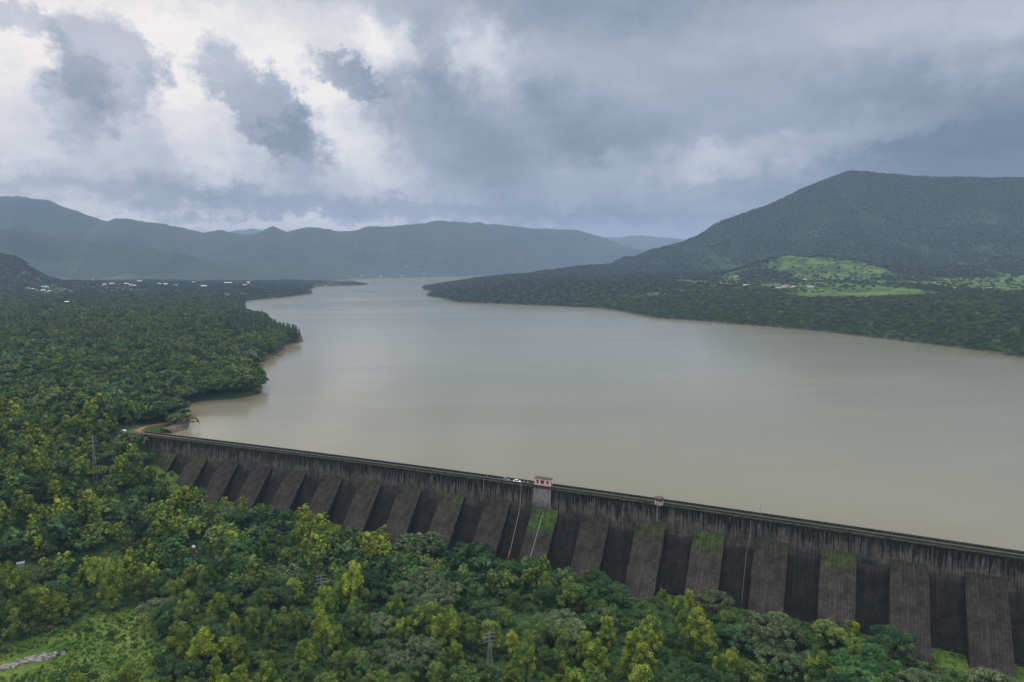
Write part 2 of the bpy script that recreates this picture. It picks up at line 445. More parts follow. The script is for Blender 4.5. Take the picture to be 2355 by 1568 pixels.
# fields and clearings as land cover (0..1)
CLEAR = [(-166, 260, 23), (-178, 245, 24), (-150, 240, 19), (-160, 278, 12), (-112, 318, 8), (-104, 342, 7), (-65, 328, 7), (-60, 342, 6), (-3, 288, 5), (20, 300, 4), (-205, 330, 8)]
def field_mask(x, y):
    n = fbm(x / 130.0 + 5, y / 210.0, 4)
    n2 = vnoise(x / 28.0, y / 60.0)
    z1 = sstep(250, 420, x) * sstep(1750, 1950, y - .1 * x) * sstep(2750, 2550, y)
    f = z1 * sstep(.46, .54, n + .10 * (n2 - .5))
    kn = np.exp(-(((x - 1130) / 210) ** 2 + ((y - 2520) / 150) ** 2))
    f = np.maximum(f, sstep(.35, .6, kn + .25 * (n2 - .5)))
    band = sstep(1560, 1620, y + .06 * x) * sstep(2520, 2350, y + .05 * x) * sstep(560, 800, x)
    f = np.maximum(f, band * sstep(.36, .42, fbm(x / 90.0 + 50, y / 160.0, 3) + .06 * n2))
    f = np.maximum(f, .9 * np.exp(-(((x - 10) / 110) ** 2 + ((y - 2380) / 60) ** 2)) * sstep(.5, .6, n2 + .1))
    # terraces high on the right mountain
    mt = sstep(600, 900, x) * sstep(2700, 2900, y) * sstep(3900, 3500, y)
    f = np.maximum(f, mt * sstep(.62, .68, fbm(x / 260.0, y / 160.0 + 9, 4)) * .30)
    lf = sstep(-500, -800, x) * sstep(1700, 2000, y) * sstep(4800, 4200, y)
    f = np.maximum(f, lf * sstep(.60, .66, fbm(x / 140.0, y / 260.0 + 31, 4)) * .8)
    return f
def clear_mask(x, y):
    c = np.zeros(np.shape(x))
    j = (fbm(np.asarray(x) / 11.0, np.asarray(y) / 11.0, 3) - .5) * .8
    for cx, cy, r in CLEAR:
        c = np.maximum(c, sstep(1.15, .8, np.sqrt((x - cx) ** 2 + (y - cy) ** 2) / r + j))
    s = (x - DA[0]) * DD[0] + (y - DA[1]) * DD[1]; off = (x - DA[0]) * DN[0] + (y - DA[1]) * DN[1]
    off = off - bend(s)
    strip = (off > 5) * sstep(27, 22, off - 8 * j - 5 * (s > 440)) * (s > 20) * .9
    return np.maximum(c, strip)

# terrain sheet: finer near the camera, reaching the horizon
na, nr = 620, 560
ang = np.concatenate([np.linspace(-80, -44, 40, endpoint=False), np.linspace(-44, 44, na), np.linspace(44, 80, 41)[1:]])
rad = np.geomspace(60, 17500, nr)
AA, RR_ = np.meshgrid(np.radians(ang), rad)
GX, GY = np.sin(AA) * RR_, np.cos(AA) * RR_
GZ = height(GX.ravel(), GY.ravel()).reshape(GX.shape)
w_ = len(ang)
ii = np.arange((nr - 1) * w_).reshape(nr - 1, w_)[:, :-1].ravel()
faces = np.stack([ii, ii + 1, ii + 1 + w_, ii + w_], 1)
gx, gy, gz = GX.ravel(), GY.ravel(), GZ.ravel()
fm = field_mask(gx, gy) * (gz > 1); cm = clear_mask(gx, gy)
sdl = poly_sd(gx, gy, LK)
dirt = np.exp(-(((gx + 261) / 5) ** 2 + ((gy - 465) / 6) ** 2)) + .45 * sstep(5, 0, np.abs(sdl + 3)) * (gz < 3.5) * (((gx - DA[0]) * DN[0] + (gy - DA[1]) * DN[1]) < -8) * (vnoise(gx / 25., gy / 25.) > .35)
me = np_mesh('terrain', np.stack([gx, gy, gz], 1), faces, 4,
             {'field': ('POINT', fm), 'clear': ('POINT', cm), 'dirt': ('POINT', np.clip(dirt, 0, 1))}, smooth=True)
def b_terrain(t):
    co = t.new('ShaderNodeNewGeometry').outputs['Position']
    fld = t.new('ShaderNodeAttribute', attribute_name='field').outputs['Fac']
    clr = t.new('ShaderNodeAttribute', attribute_name='clear').outputs['Fac']
    drt = t.new('ShaderNodeAttribute', attribute_name='dirt').outputs['Fac']
    vo = t.new('ShaderNodeTexVoronoi'); vo.inputs['Scale'].default_value = .085; t.l.new(co, vo.inputs['Vector'])
    vr = t.sep(vo.outputs['Color'])[0]; vd = vo.outputs['Distance']
    n1 = t.noise(co, .004, 6, .6); n2 = t.noise(co, .05, 5, .6); n3 = t.noise(co, .7, 5, .65)
    wood = t.mix(t.mapr(vr, 0, 1), (.012, .032, .020), (.030, .056, .030))  # far woodland tone lowered too, with the cloud shadow put into its colour
    wood = t.mix(t.mapr(n1, .45, .65), wood, (.026, .052, .026))
    grass = t.mix(t.mapr(n2, .35, .65), (.070, .140, .022), (.160, .205, .036))
    grass = t.mix(t.mapr(n3, .3, .7), t.mul(grass, (.55, .62, .6)), grass)
    crop = t.mix(t.mapr(t.noise(t.vm('MULTIPLY', co, (.6, 1.3, 1)), .016, 6, .7), .42, .58), (.038, .076, .022), (.108, .178, .034))
    crop = t.mix(t.mapr(t.noise(co, .035, 5, .7), .52, .60), crop, (.030, .055, .022))
    col = t.mix(fld, wood, crop)
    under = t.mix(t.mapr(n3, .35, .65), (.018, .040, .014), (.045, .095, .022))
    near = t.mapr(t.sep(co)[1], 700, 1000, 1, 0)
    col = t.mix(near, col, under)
    col = t.mix(clr, col, grass)
    col = t.mix(drt, col, (.20, .105, .060))
    hb = t.m('MULTIPLY', vd, -6.0)
    hb = t.m('MULTIPLY', hb, t.m('SUBTRACT', 1.0, fld))
    hb = t.m('MULTIPLY', hb, t.m('SUBTRACT', 1.0, near))
    hb = t.m('ADD', hb, t.m('MULTIPLY', n3, .35))
    nb = bump(t, hb, .9, 1.0)
    return pbsdf(t, col, .95, .1, nb)
terrain = link('terrain', me, mat('land', b_terrain)); tag(terrain, kind='structure')

# lake water: one sheet ending inside the dam body
def b_water(t):
    co = t.new('ShaderNodeNewGeometry').outputs['Position']
    st = t.vm('MULTIPLY', co, (1.0, 1.0, 1.0))
    n = t.noise(st, .55, 5, .62, .3); n2 = t.noise(co, .06, 4, .55)
    big = t.noise(t.vm('MULTIPLY', co, (.35, 1.0, 1.0)), .004, 6, .62)
    bands = t.noise(t.vm('MULTIPLY', co, (.22, 1.0, 1.0)), .012, 5, .6)
    silt = t.new('ShaderNodeAttribute', attribute_name='silt').outputs['Fac']
    col = t.mix(t.mapr(big, .38, .62), (.178, .170, .116), (.198, .190, .132))
    col = t.mix(silt, col, (.170, .125, .065))
    h = t.m('ADD', t.m('MULTIPLY', n, .10), t.m('MULTIPLY', n2, .12))
    ro = t.mapr(t.m('MULTIPLY_ADD', bands, .5, t.m('MULTIPLY', big, .5)), .36, .64, .13, .20)
    b = t.new('ShaderNodeBsdfPrincipled'); t.l.new(col, b.inputs['Base Color']); t.l.new(ro, b.inputs['Roughness'])
    b.inputs['IOR'].default_value = 1.33; b.inputs['Specular IOR Level'].default_value = .5
    t.l.new(bump(t, h, .34, 1.0), b.inputs['Normal'])
    return b.outputs[0]
sg = np.concatenate([np.linspace(-7000, -1550, 70), np.linspace(-1500, -60, 60), np.linspace(-50, 700, 300), np.linspace(710, 3000, 60)])
og = -np.concatenate([[3.95], np.geomspace(5.5, 10000, 420)])
WS, WO = np.meshgrid(sg, og); WB = np.where((WS > -8) & (WS < 720), bend(WS), bend(np.clip(WS, -8, 720))) * np.exp(WO / 60.0)
WO = WO + WB; wx = DA[0] + DD[0] * WS + DN[0] * WO; wy = DA[1] + DD[1] * WS + DN[1] * WO
ww = len(sg); ii = np.arange((len(og) - 1) * ww).reshape(len(og) - 1, ww)[:, :-1].ravel()
fc = np.stack([ii, ii + ww, ii + 1 + ww, ii + 1], 1)
sdw = poly_sd(wx.ravel(), wy.ravel(), LK)
silt = np.exp(-np.maximum(sdw, 0) / 14.0) * .7 * (wy.ravel() < 2600)
lake = link('lake_water', np_mesh('lake_water', np.stack([wx.ravel(), wy.ravel(), 0 * wx.ravel()], 1), fc, 4, {'silt': ('POINT', silt)}, True), mat('silty_water', b_water))
tag(lake, kind='structure')

# ------------------------------------------------------------------ the dam
def b_masonry(t, moss_top=False, streaks=True, lush=0.0):
    co = t.new('ShaderNodeTexCoord').outputs['Object']
    x, y, z = t.sep(co)[:3]
    br = t.new('ShaderNodeTexBrick'); t.l.new(t.comb(x, z, 0.0), br.inputs['Vector'])
    br.inputs['Scale'].default_value = 1.0; br.inputs['Brick Width'].default_value = 1.3; br.inputs['Row Height'].default_value = .62
    br.inputs['Mortar Size'].default_value = .05
    br.inputs['Color1'].default_value = (.046, .042, .039, 1); br.inputs['Color2'].default_value = (.066, .060, .054, 1)
    br.inputs['Mortar'].default_value = (.036, .033, .034, 1)
    n1 = t.noise(co, .10, 6, .6); n2 = t.noise(co, .8, 6, .7)
    n3 = t.noise(t.comb(t.m('MULTIPLY', x, .9), 0.0, t.m('MULTIPLY', z, .055)), 1.0, 6, .6)
    col = t.mix(t.mapr(n2, .3, .75), t.mul(br.outputs['Color'], (.55, .55, .56)), br.outputs['Color'])
    col = t.mix(t.mapr(n1, .50, .72), col, (.030, .024, .021))
    col = t.mix(t.mapr(n3, .42, .66, 0, .35), col, (.070, .065, .060))
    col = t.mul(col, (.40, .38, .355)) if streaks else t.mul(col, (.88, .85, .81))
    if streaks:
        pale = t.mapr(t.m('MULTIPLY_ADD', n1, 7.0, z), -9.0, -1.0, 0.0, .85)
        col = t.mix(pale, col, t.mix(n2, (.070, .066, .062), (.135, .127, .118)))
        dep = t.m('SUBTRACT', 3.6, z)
        xw = t.m('MULTIPLY_ADD', t.noise(co, .5, 3, .6), .5, x)
        bar = t.mapr(t.noise(t.comb(xw, 0.0, t.m('MULTIPLY', z, .02)), 1.15, 3, .8), .43, .50)
        L = t.mapr(t.noise(t.comb(x, 7.0, 0.0), .30, 3, .75), .36, .62, 2.5, 14.0, smooth=False)
        L2 = t.m('MULTIPLY', L, t.mapr(t.noise(t.comb(x, 3.0, 0.0), 1.9, 2, .6), .3, .7, .35, 1.1))
        st = t.m('MULTIPLY', bar, t.mapr(t.m('SUBTRACT', L2, dep), -.5, 1.5))
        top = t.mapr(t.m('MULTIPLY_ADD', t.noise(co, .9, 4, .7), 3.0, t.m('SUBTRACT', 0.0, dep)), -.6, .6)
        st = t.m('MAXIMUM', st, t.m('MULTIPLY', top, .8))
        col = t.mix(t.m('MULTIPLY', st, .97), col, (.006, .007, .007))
        ms = t.mapr(t.m('MULTIPLY_ADD', t.noise(co, .35, 5, .7), 4.0, z), 4.4, 5.4)
        col = t.mix(ms, col, (.038, .050, .016))
    if moss_top:
        oi = t.new('ShaderNodeObjectInfo').outputs['Random']
        mm = t.mapr(t.m('MULTIPLY_ADD', oi, 11.0, t.m('MULTIPLY_ADD', t.noise(co, .35, 8, .8), 18.0, z)), 3.5 - lush * 150, 11.5 - lush * 190, 0, .85)
        col = t.mix(mm, col, t.mix(t.mapr(t.noise(co, 1.3, 5, .75), .35, .65), (.016, .026 + lush * .3, .010), (.060 + lush * .4, .095 + lush, .014)))
    else:
        mm = t.mapr(t.noise(co, .06, 6, .7), .60, .72, 0, .5)
        col = t.mix(mm, col, (.036, .048, .014))
    blot = t.noise(co, .22, 6, .65); run = t.noise(t.comb(t.m('MULTIPLY', x, 1.7), 2.0, t.m('MULTIPLY', z, .04)), 1.0, 5, .7)
    kk_ = t.m('MULTIPLY', t.mapr(blot, .3, .7, .50, 1.45), t.mapr(run, .34, .66, .58, 1.45))
    if moss_top: kk_ = t.m('MULTIPLY', kk_, t.mapr(t.new('ShaderNodeObjectInfo').outputs['Random'], 0, 1, .82, 1.2, smooth=False))
    col = t.mul(col, t.comb(t.m('MULTIPLY', kk_, 1.03), kk_, t.m('MULTIPLY', kk_, .86)))
    wl = t.noise(t.comb(t.m('MULTIPLY', x, 2.2), 0.0, t.m('MULTIPLY', z, .16)), 1.0, 4, .7)
    col = t.mix(t.mapr(wl, .72, .80, 0, .35), col, (.20, .18, .17))
    return pbsdf(t, col, .92, .25, bump(t, t.m('ADD', n2, t.m('MULTIPLY', br.outputs['Fac'], -.4)), .6, .25))
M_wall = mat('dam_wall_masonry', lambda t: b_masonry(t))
M_butt = mat('dam_buttress_masonry', lambda t: b_masonry(t, True, False))
M_butt_lush = mat('lush_mossy_buttress_masonry', lambda t: b_masonry(t, True, False, .06))
M_coping = plain('mossy_coping_stone', (.050, .052, .032), .95, .55, .5)
M_para = plain('weathered_parapet', (.045, .045, .032), .95, .5, .6)
DS0, DS1 = -4.0, 720.0
def sweep(prof, s0=-4.0, s1=720.0):
    mb = MB(); n = len(prof); st = np.append(np.arange(s0, s1, 9.0), s1); vs = [(q, u - bend(q), w) for q in st for (u, w) in prof]; fs = []
    for i in range(len(st) - 1):
        for k in range(n): fs.append((i * n + k, i * n + (k + 1) % n, (i + 1) * n + (k + 1) % n, (i + 1) * n + k))
    fs += [tuple(range(n))[::-1], tuple(range((len(st) - 1) * n, len(st) * n))]
    mb.add(vs, fs); return mb
dam = empty('dam', (DA[0], DA[1], 0), DTH, 'long dark stone masonry dam with sloping buttresses holding back the brown lake', 'dam')
# local frame: x along the crest, -y downstream
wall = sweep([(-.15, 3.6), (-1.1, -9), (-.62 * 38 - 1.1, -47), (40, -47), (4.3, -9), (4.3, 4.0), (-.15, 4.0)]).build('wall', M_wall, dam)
sweep([(-.75, 3.15), (-.75, 3.75), (-.153, 3.95), (-.153, 3.15)]).build('cornice', M_coping, dam)
sweep([(-.15, 4.002), (-.15, 4.75), (.3, 4.75), (.3, 4.002)]).build('parapet', M_para, dam)
sweep([(3.85, 4.002), (3.85, 5.1), (4.3, 5.1), (4.3, 4.002)]).build('parapet', M_para, dam)
def b_side_stone(t):
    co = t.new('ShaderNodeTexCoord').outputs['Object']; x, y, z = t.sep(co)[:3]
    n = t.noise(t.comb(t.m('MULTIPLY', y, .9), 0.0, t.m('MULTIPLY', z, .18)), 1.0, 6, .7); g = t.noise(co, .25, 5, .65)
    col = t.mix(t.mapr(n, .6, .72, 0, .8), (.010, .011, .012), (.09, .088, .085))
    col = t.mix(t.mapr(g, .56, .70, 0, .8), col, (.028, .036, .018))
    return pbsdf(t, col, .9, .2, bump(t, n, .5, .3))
M_side = mat('buttress_side_black_stone', b_side_stone)  # near-black side faces with pale vertical streaks and greenish patches
def buttress(parent, s):
    w = 7.1; b = .95; zb = -46
    z0 = -8.0 + float(np.interp(s, [0, 100, 235, 320, 420, 500], [.8, .8, .1, .1, 1.6, 1.7])); o0 = 2.1 - .1 * (z0 + 8)
    prof = [(-.9, z0 + 1.1), (-o0, z0), (-(o0 + b * (z0 - zb)), zb), (-.5, zb)]
    mb = MB(); nz_ = 14
    # sloping front as a grid so edges can be a little uneven
    vs = []; fs = []
    for i in range(nz_ + 1):
        z = z0 + (zb - z0) * i / nz_; yy = -(o0 + b * (z0 - z))
        for xx in (-w, w):
            vs.append((xx + random.uniform(-.10, .10), yy + random.uniform(-.12, .12), z))
            vs.append((xx, -.5, z))
    for i in range(nz_):
        a = i * 4; c = a + 4
        fs += [(a, a + 2, c + 2, c), (a + 1, a, c, c + 1), (a + 2, a + 3, c + 3, c + 2)]
    k = len(vs); vs += [(-w, -.9, z0 + 1.1), (w, -.9, z0 + 1.1)]
    fs += [(0, k, k + 1, 2), (1, k, 0), (2, k + 1, 3)]
    mb.add(vs, fs)
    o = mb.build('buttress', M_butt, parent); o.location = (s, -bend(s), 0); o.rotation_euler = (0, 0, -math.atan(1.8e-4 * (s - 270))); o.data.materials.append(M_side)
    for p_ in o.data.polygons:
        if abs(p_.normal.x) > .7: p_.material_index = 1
    return o
BUTT = [float(v) for v in np.interp(np.arange(-1, 17), [-1, 1, 2, 3, 7, 9, 10, 14, 15, 16], [23, 75.2, 101.5, 127.8, 235.5, 290.1, 317.5, 427.8, 454.5, 481.4])] + [481.4 + 27 * k for k in range(1, 7)]
butts = [buttress(dam, s) for s in BUTT]
butts[10].data.materials[0] = M_butt_lush; butts[10]['label'] = 'buttress with bright green moss over its top'
# plastered shaft face under the gatehouse
def b_plaster(t):
    co = t.new('ShaderNodeTexCoord').outputs['Object']; x, y, z = t.sep(co)[:3]
    n = t.noise(co, .6, 6, .65); stn = t.noise(t.comb(t.m('MULTIPLY', x, 1.4), 0.0, t.m('MULTIPLY', z, .12)), 1.0, 6, .7)
    col = t.mix(n, (.17, .16, .145), (.34, .32, .30))
    col = t.mix(t.mapr(stn, .52, .62), col, (.03, .03, .03))
    low = t.mapr(t.m('MULTIPLY_ADD', n, 6.0, z), 2.0, -6.0)
    col = t.mix(low, col, (.055, .055, .042))
    return pbsdf(t, col, .9, .2, bump(t, n, .4, .1))
M_plaster = mat('stained_plaster', b_plaster)
GH = 287.4    # gatehouse position along the crest
gb = bend(GH)
sf = MB().prism([(-.7 - gb, 3.1), (-1.55 - gb, -7.4), (-.9 - gb, -7.4), (-.1 - gb, 3.1)], GH - 4.6, GH + 5.0).build('shaft_face', M_plaster, dam)
MB().tube([(GH + 5.2, -.9 - gb, 3.0), (GH + 5.2, -1.75 - gb, -7.3)], .12).build('drain_pipe', plain('pale_pipe', (.38, .37, .34), .6), dam)
def b_road(t):
    co = t.new('ShaderNodeTexCoord').outputs['Object']; x = t.sep(co)[0]
    n = t.noise(co, .5, 6, .65); p = t.noise(t.vm('MULTIPLY', co, (.12, 1, 1)), 1.2, 5, .6)
    col = t.mix(n, (.050, .051, .047), (.085, .085, .078))
    col = t.mix(t.mapr(p, .5, .65), col, (.045, .055, .025))
    red = t.mapr(x, 55, 5, 0, 1)
    col = t.mix(red, col, (.23, .13, .085))
    return pbsdf(t, col, .85, .25, bump(t, n, .3, .03))
road = sweep([(.325, 4.002), (3.825, 4.002), (3.825, 4.008), (.325, 4.008)]).build('road', mat('crest_road', b_road))
road.location = (DA[0], DA[1], 0.0); road.rotation_euler = (0, 0, DTH); tag(road, kind='structure')
def on_crest(s, y, z=4.01):
    p = dam_pt(s, -y); return (p[0], p[1], z)

# ------------------------------------------------------------------ gatehouse
M_pink = plain('faded_pink_paint', (.86, .56, .49), .8, .10, .6)
M_roof = plain('dark_roof_slab', (.075, .060, .052), .9, .4, 1)
M_dark = plain('dark_opening', (.030, .014, .012), .6, .2, 1)
M_frame = plain('maroon_frame', (.14, .035, .025), .6, .2, 1)
gh = empty('gatehouse', on_crest(GH + .4, 1.2, 4.76), DTH, 'small pink flat-roofed gatehouse standing on the dam crest', 'hut')
W, Dp, Hh = 9.0, 3.0, 3.5
b = MB()
b.box((0, 0, Hh / 2), (W, Dp, Hh)); b.build('walls', M_pink, gh, bevel=.03)
MB().box((0, 0, Hh + .14), (W + .5, Dp + .5, .24)).box((0, 0, -.12), (W + .3, Dp + .3, .2)).build('roof', M_roof, gh, bevel=.02)
for xx, ww_, hh_ in ((-2.8, .75, 1.7), (-.6, .65, 1.5), (.35, .65, 1.6), (2.75, .7, 1.6)):
    fr = MB().box((xx, -Dp / 2 - .03, 1.75), (ww_ + .1, .05, hh_ + .1)).build('window', M_frame, gh)
    MB().box((xx, -Dp / 2 - .075, 1.75), (ww_, .04, hh_)).build('pane', M_dark, fr)
    MB().box((xx, -Dp / 2 - .22, 1.75 + hh_ / 2 + .16), (ww_ + .5, .4, .08)).build('sunshade', M_frame, fr)
MB().box((W / 2 + .03, 0, 1.1), (.05, 1.0, 2.1)).build('door', M_frame, gh)
# little round lookout niche further right
SK = 348.6
kx = on_crest(SK, -.45, 3.78)
kio = empty('lookout_booth', kx, DTH, 'small round pinkish concrete lookout booth bulging from the dam parapet', 'booth')
M_kio = plain('weathered_pink_render', (.42, .33, .28), .85, .3, 1)
n = 14; vs = []; fs = []
for k in range(n + 1):
    a = math.pi * 1.12 + (math.pi * .76 * 2 - math.pi * .76) * 0 + math.pi * .76 * k / n - 0
    a = math.pi + math.pi * k / n
    for rr in (2.1, 1.85):
        for zc in (0, 1.7):
            vs.append((math.cos(a) * rr, math.sin(a) * rr, zc))
for k in range(n):
    q = k * 4; w2 = q + 4
    fs += [(q, w2, w2 + 1, q + 1), (q + 2, q + 3, w2 + 3, w2 + 2), (q + 1, w2 + 1, w2 + 3, q + 3), (q, q + 2, w2 + 2, w2)]
mb = MB(); mb.add(vs, fs); mb.build('curved_wall', M_kio, kio)
vs = []; fs = []
for k in range(n + 1):
    a = math.pi + math.pi * k / n
    vs.append((math.cos(a) * 2.1, math.sin(a) * 2.1, -.05)); vs.append((math.cos(a) * .5, math.sin(a) * .5 - .1, -1.2))
for k in range(n): fs.append((2 * k, 2 * k + 1, 2 * k + 3, 2 * k + 2))
fs.append(tuple(2 * k for k in range(n + 1)))
mb = MB(); mb.add(vs, fs); mb.build('corbel', M_kio, kio)
for xx in (-1.9, 0, 1.9):
    yy = -math.sqrt(max(0, 1.95 ** 2 - xx * xx))
    MB().tube([(xx, yy, 1.7), (xx, yy, 3.1)], .12).build('post', M_kio, kio)
for xx in (-1.9, 1.9): MB().tube([(xx, 1.5, 0), (xx, 1.5, 3.1)], .12).build('post', M_kio, kio)
mb = MB(); vs = [(math.cos(2 * math.pi * k / 20) * 2.35, math.sin(2 * math.pi * k / 20) * 2.2, z) for z in (3.1, 3.3) for k in range(20)]
mb.add(vs, [tuple(range(20))[::-1], tuple(range(20, 40))] + [(k, (k + 1) % 20, 20 + (k + 1) % 20, 20 + k) for k in range(20)])
mb.build('roof', M_roof, kio)
MB().tube([(-.4, -2.15, -1.0), (-.4, -2.0, -8.0)], .22).build('downpipe', M_concrete, kio)

# ------------------------------------------------------------------ cars on the crest road
M_glass = plain('car_glass', (.02, .025, .03), .12, .1, 1, .6)
M_tyre = plain('tyre_rubber', (.018, .018, .018), .85, .2, 2)
M_rim = plain('wheel_rim', (.45, .45, .46), .35, .1, 2, .5, .7)
M_lamp = plain('headlight_lens', (.75, .76, .78), .15, .05, 2, .6)
M_tail = plain('tail_light_lens', (.35, .02, .02), .25, .1, 2, .5)
def car(name, loc, rz, paint, label, hatch):
    t = empty(name, loc, rz, label, 'car', 'cars parked on the dam crest')
    L2, Wd = (1.95, .83) if hatch else (2.2, .87)
    # body sections from tail to nose: x, sill z, deck z, half width
    sec = [(-L2, .42, .78, .70), (-L2 + .12, .28, .92, .80), (-L2 + .9, .22, .95, Wd), (0, .2, .93, Wd), (L2 - 1.1, .22, .90, Wd),
           (L2 - .5, .24, .80, .82), (L2 - .12, .28, .70, .76), (L2, .38, .58, .62)]
    vs = []; fs = []
    for (x, zs, zd, hw) in sec:
        vs += [(x, -hw, zs), (x, -hw - .02, (zs + zd) / 2), (x, -hw + .06, zd), (x, hw - .06, zd), (x, hw + .02, (zs + zd) / 2), (x, hw, zs)]
    for i in range(len(sec) - 1):
        for k in range(6): fs.append((i * 6 + k, i * 6 + (k + 1) % 6, (i + 1) * 6 + (k + 1) % 6, (i + 1) * 6 + k))
    fs += [tuple(range(6))[::-1], tuple((len(sec) - 1) * 6 + k for k in range(6))]
    mb = MB(); mb.add(vs, fs); mb.build('body', paint, t, True, .03)
    r0, r1 = (-L2 + .1, L2 - 1.05) if hatch else (-L2 + .65, L2 - 1.15)
    q0, q1 = (-L2 + .45, L2 - 1.85) if hatch else (-L2 + 1.15, L2 - 1.9)
    cab = [(r0, .74, .90), (q0, .60, 1.40), (q1, .60, 1.43), (r1, .74, .88)]
    vs = []
    for (x, hw, z) in cab: vs += [(x, -hw, z), (x, hw, z)]
    fs = [(0, 1, 3, 2), (4, 5, 7, 6), (2, 3, 5, 4), (0, 2, 4, 6), (1, 7, 5, 3), (0, 6, 7, 1)]
    mb = MB(); mb.add(vs, fs); mb.build('windows', M_glass, t)
    MB().box(((q0 + q1) / 2, 0, 1.445), (q1 - q0 + .1, 1.22, .05)).build('car_roof', paint, t, bevel=.02)
    for sx in (-1, 1):
        for sy in (-1, 1):
            cx, cy = sx * (L2 - .78), sy * (Wd - .06)
            w_o = MB().tube([(cx, cy - .1, .31), (cx, cy + .1, .31)], .31, 16).build('wheel', M_tyre, t)
            MB().tube([(cx, cy + sy * .07, .31), (cx, cy + sy * .115, .31)], .19, 12).build('rim', M_rim, w_o)
    for sy in (-1, 1):
        MB().box((L2 - .08, sy * .58, .62), (.14, .26, .12)).build('headlight', M_lamp, t)
        MB().box((-L2 + .05, sy * .62, .76), (.12, .2, .14)).build('tail_light', M_tail, t)
        MB().box((r1 - .25, sy * (Wd + .08), .98), (.12, .16, .1)).build('mirror', paint, t)
    return t
M_white = plain('white_car_paint', (.82, .83, .85), .25, .02, 1, .6)
M_blue = plain('blue_car_paint', (.13, .23, .34), .25, .05, 1, .6)
car('parked_car', on_crest(272.6, 1.5), DTH, M_white, 'white saloon car parked on the dam crest between blue car and pink hut', False)
car('parked_car', on_crest(266.2, 1.7), DTH + R(3), M_blue, 'blue hatchback car parked on the dam crest road behind the white saloon', True)

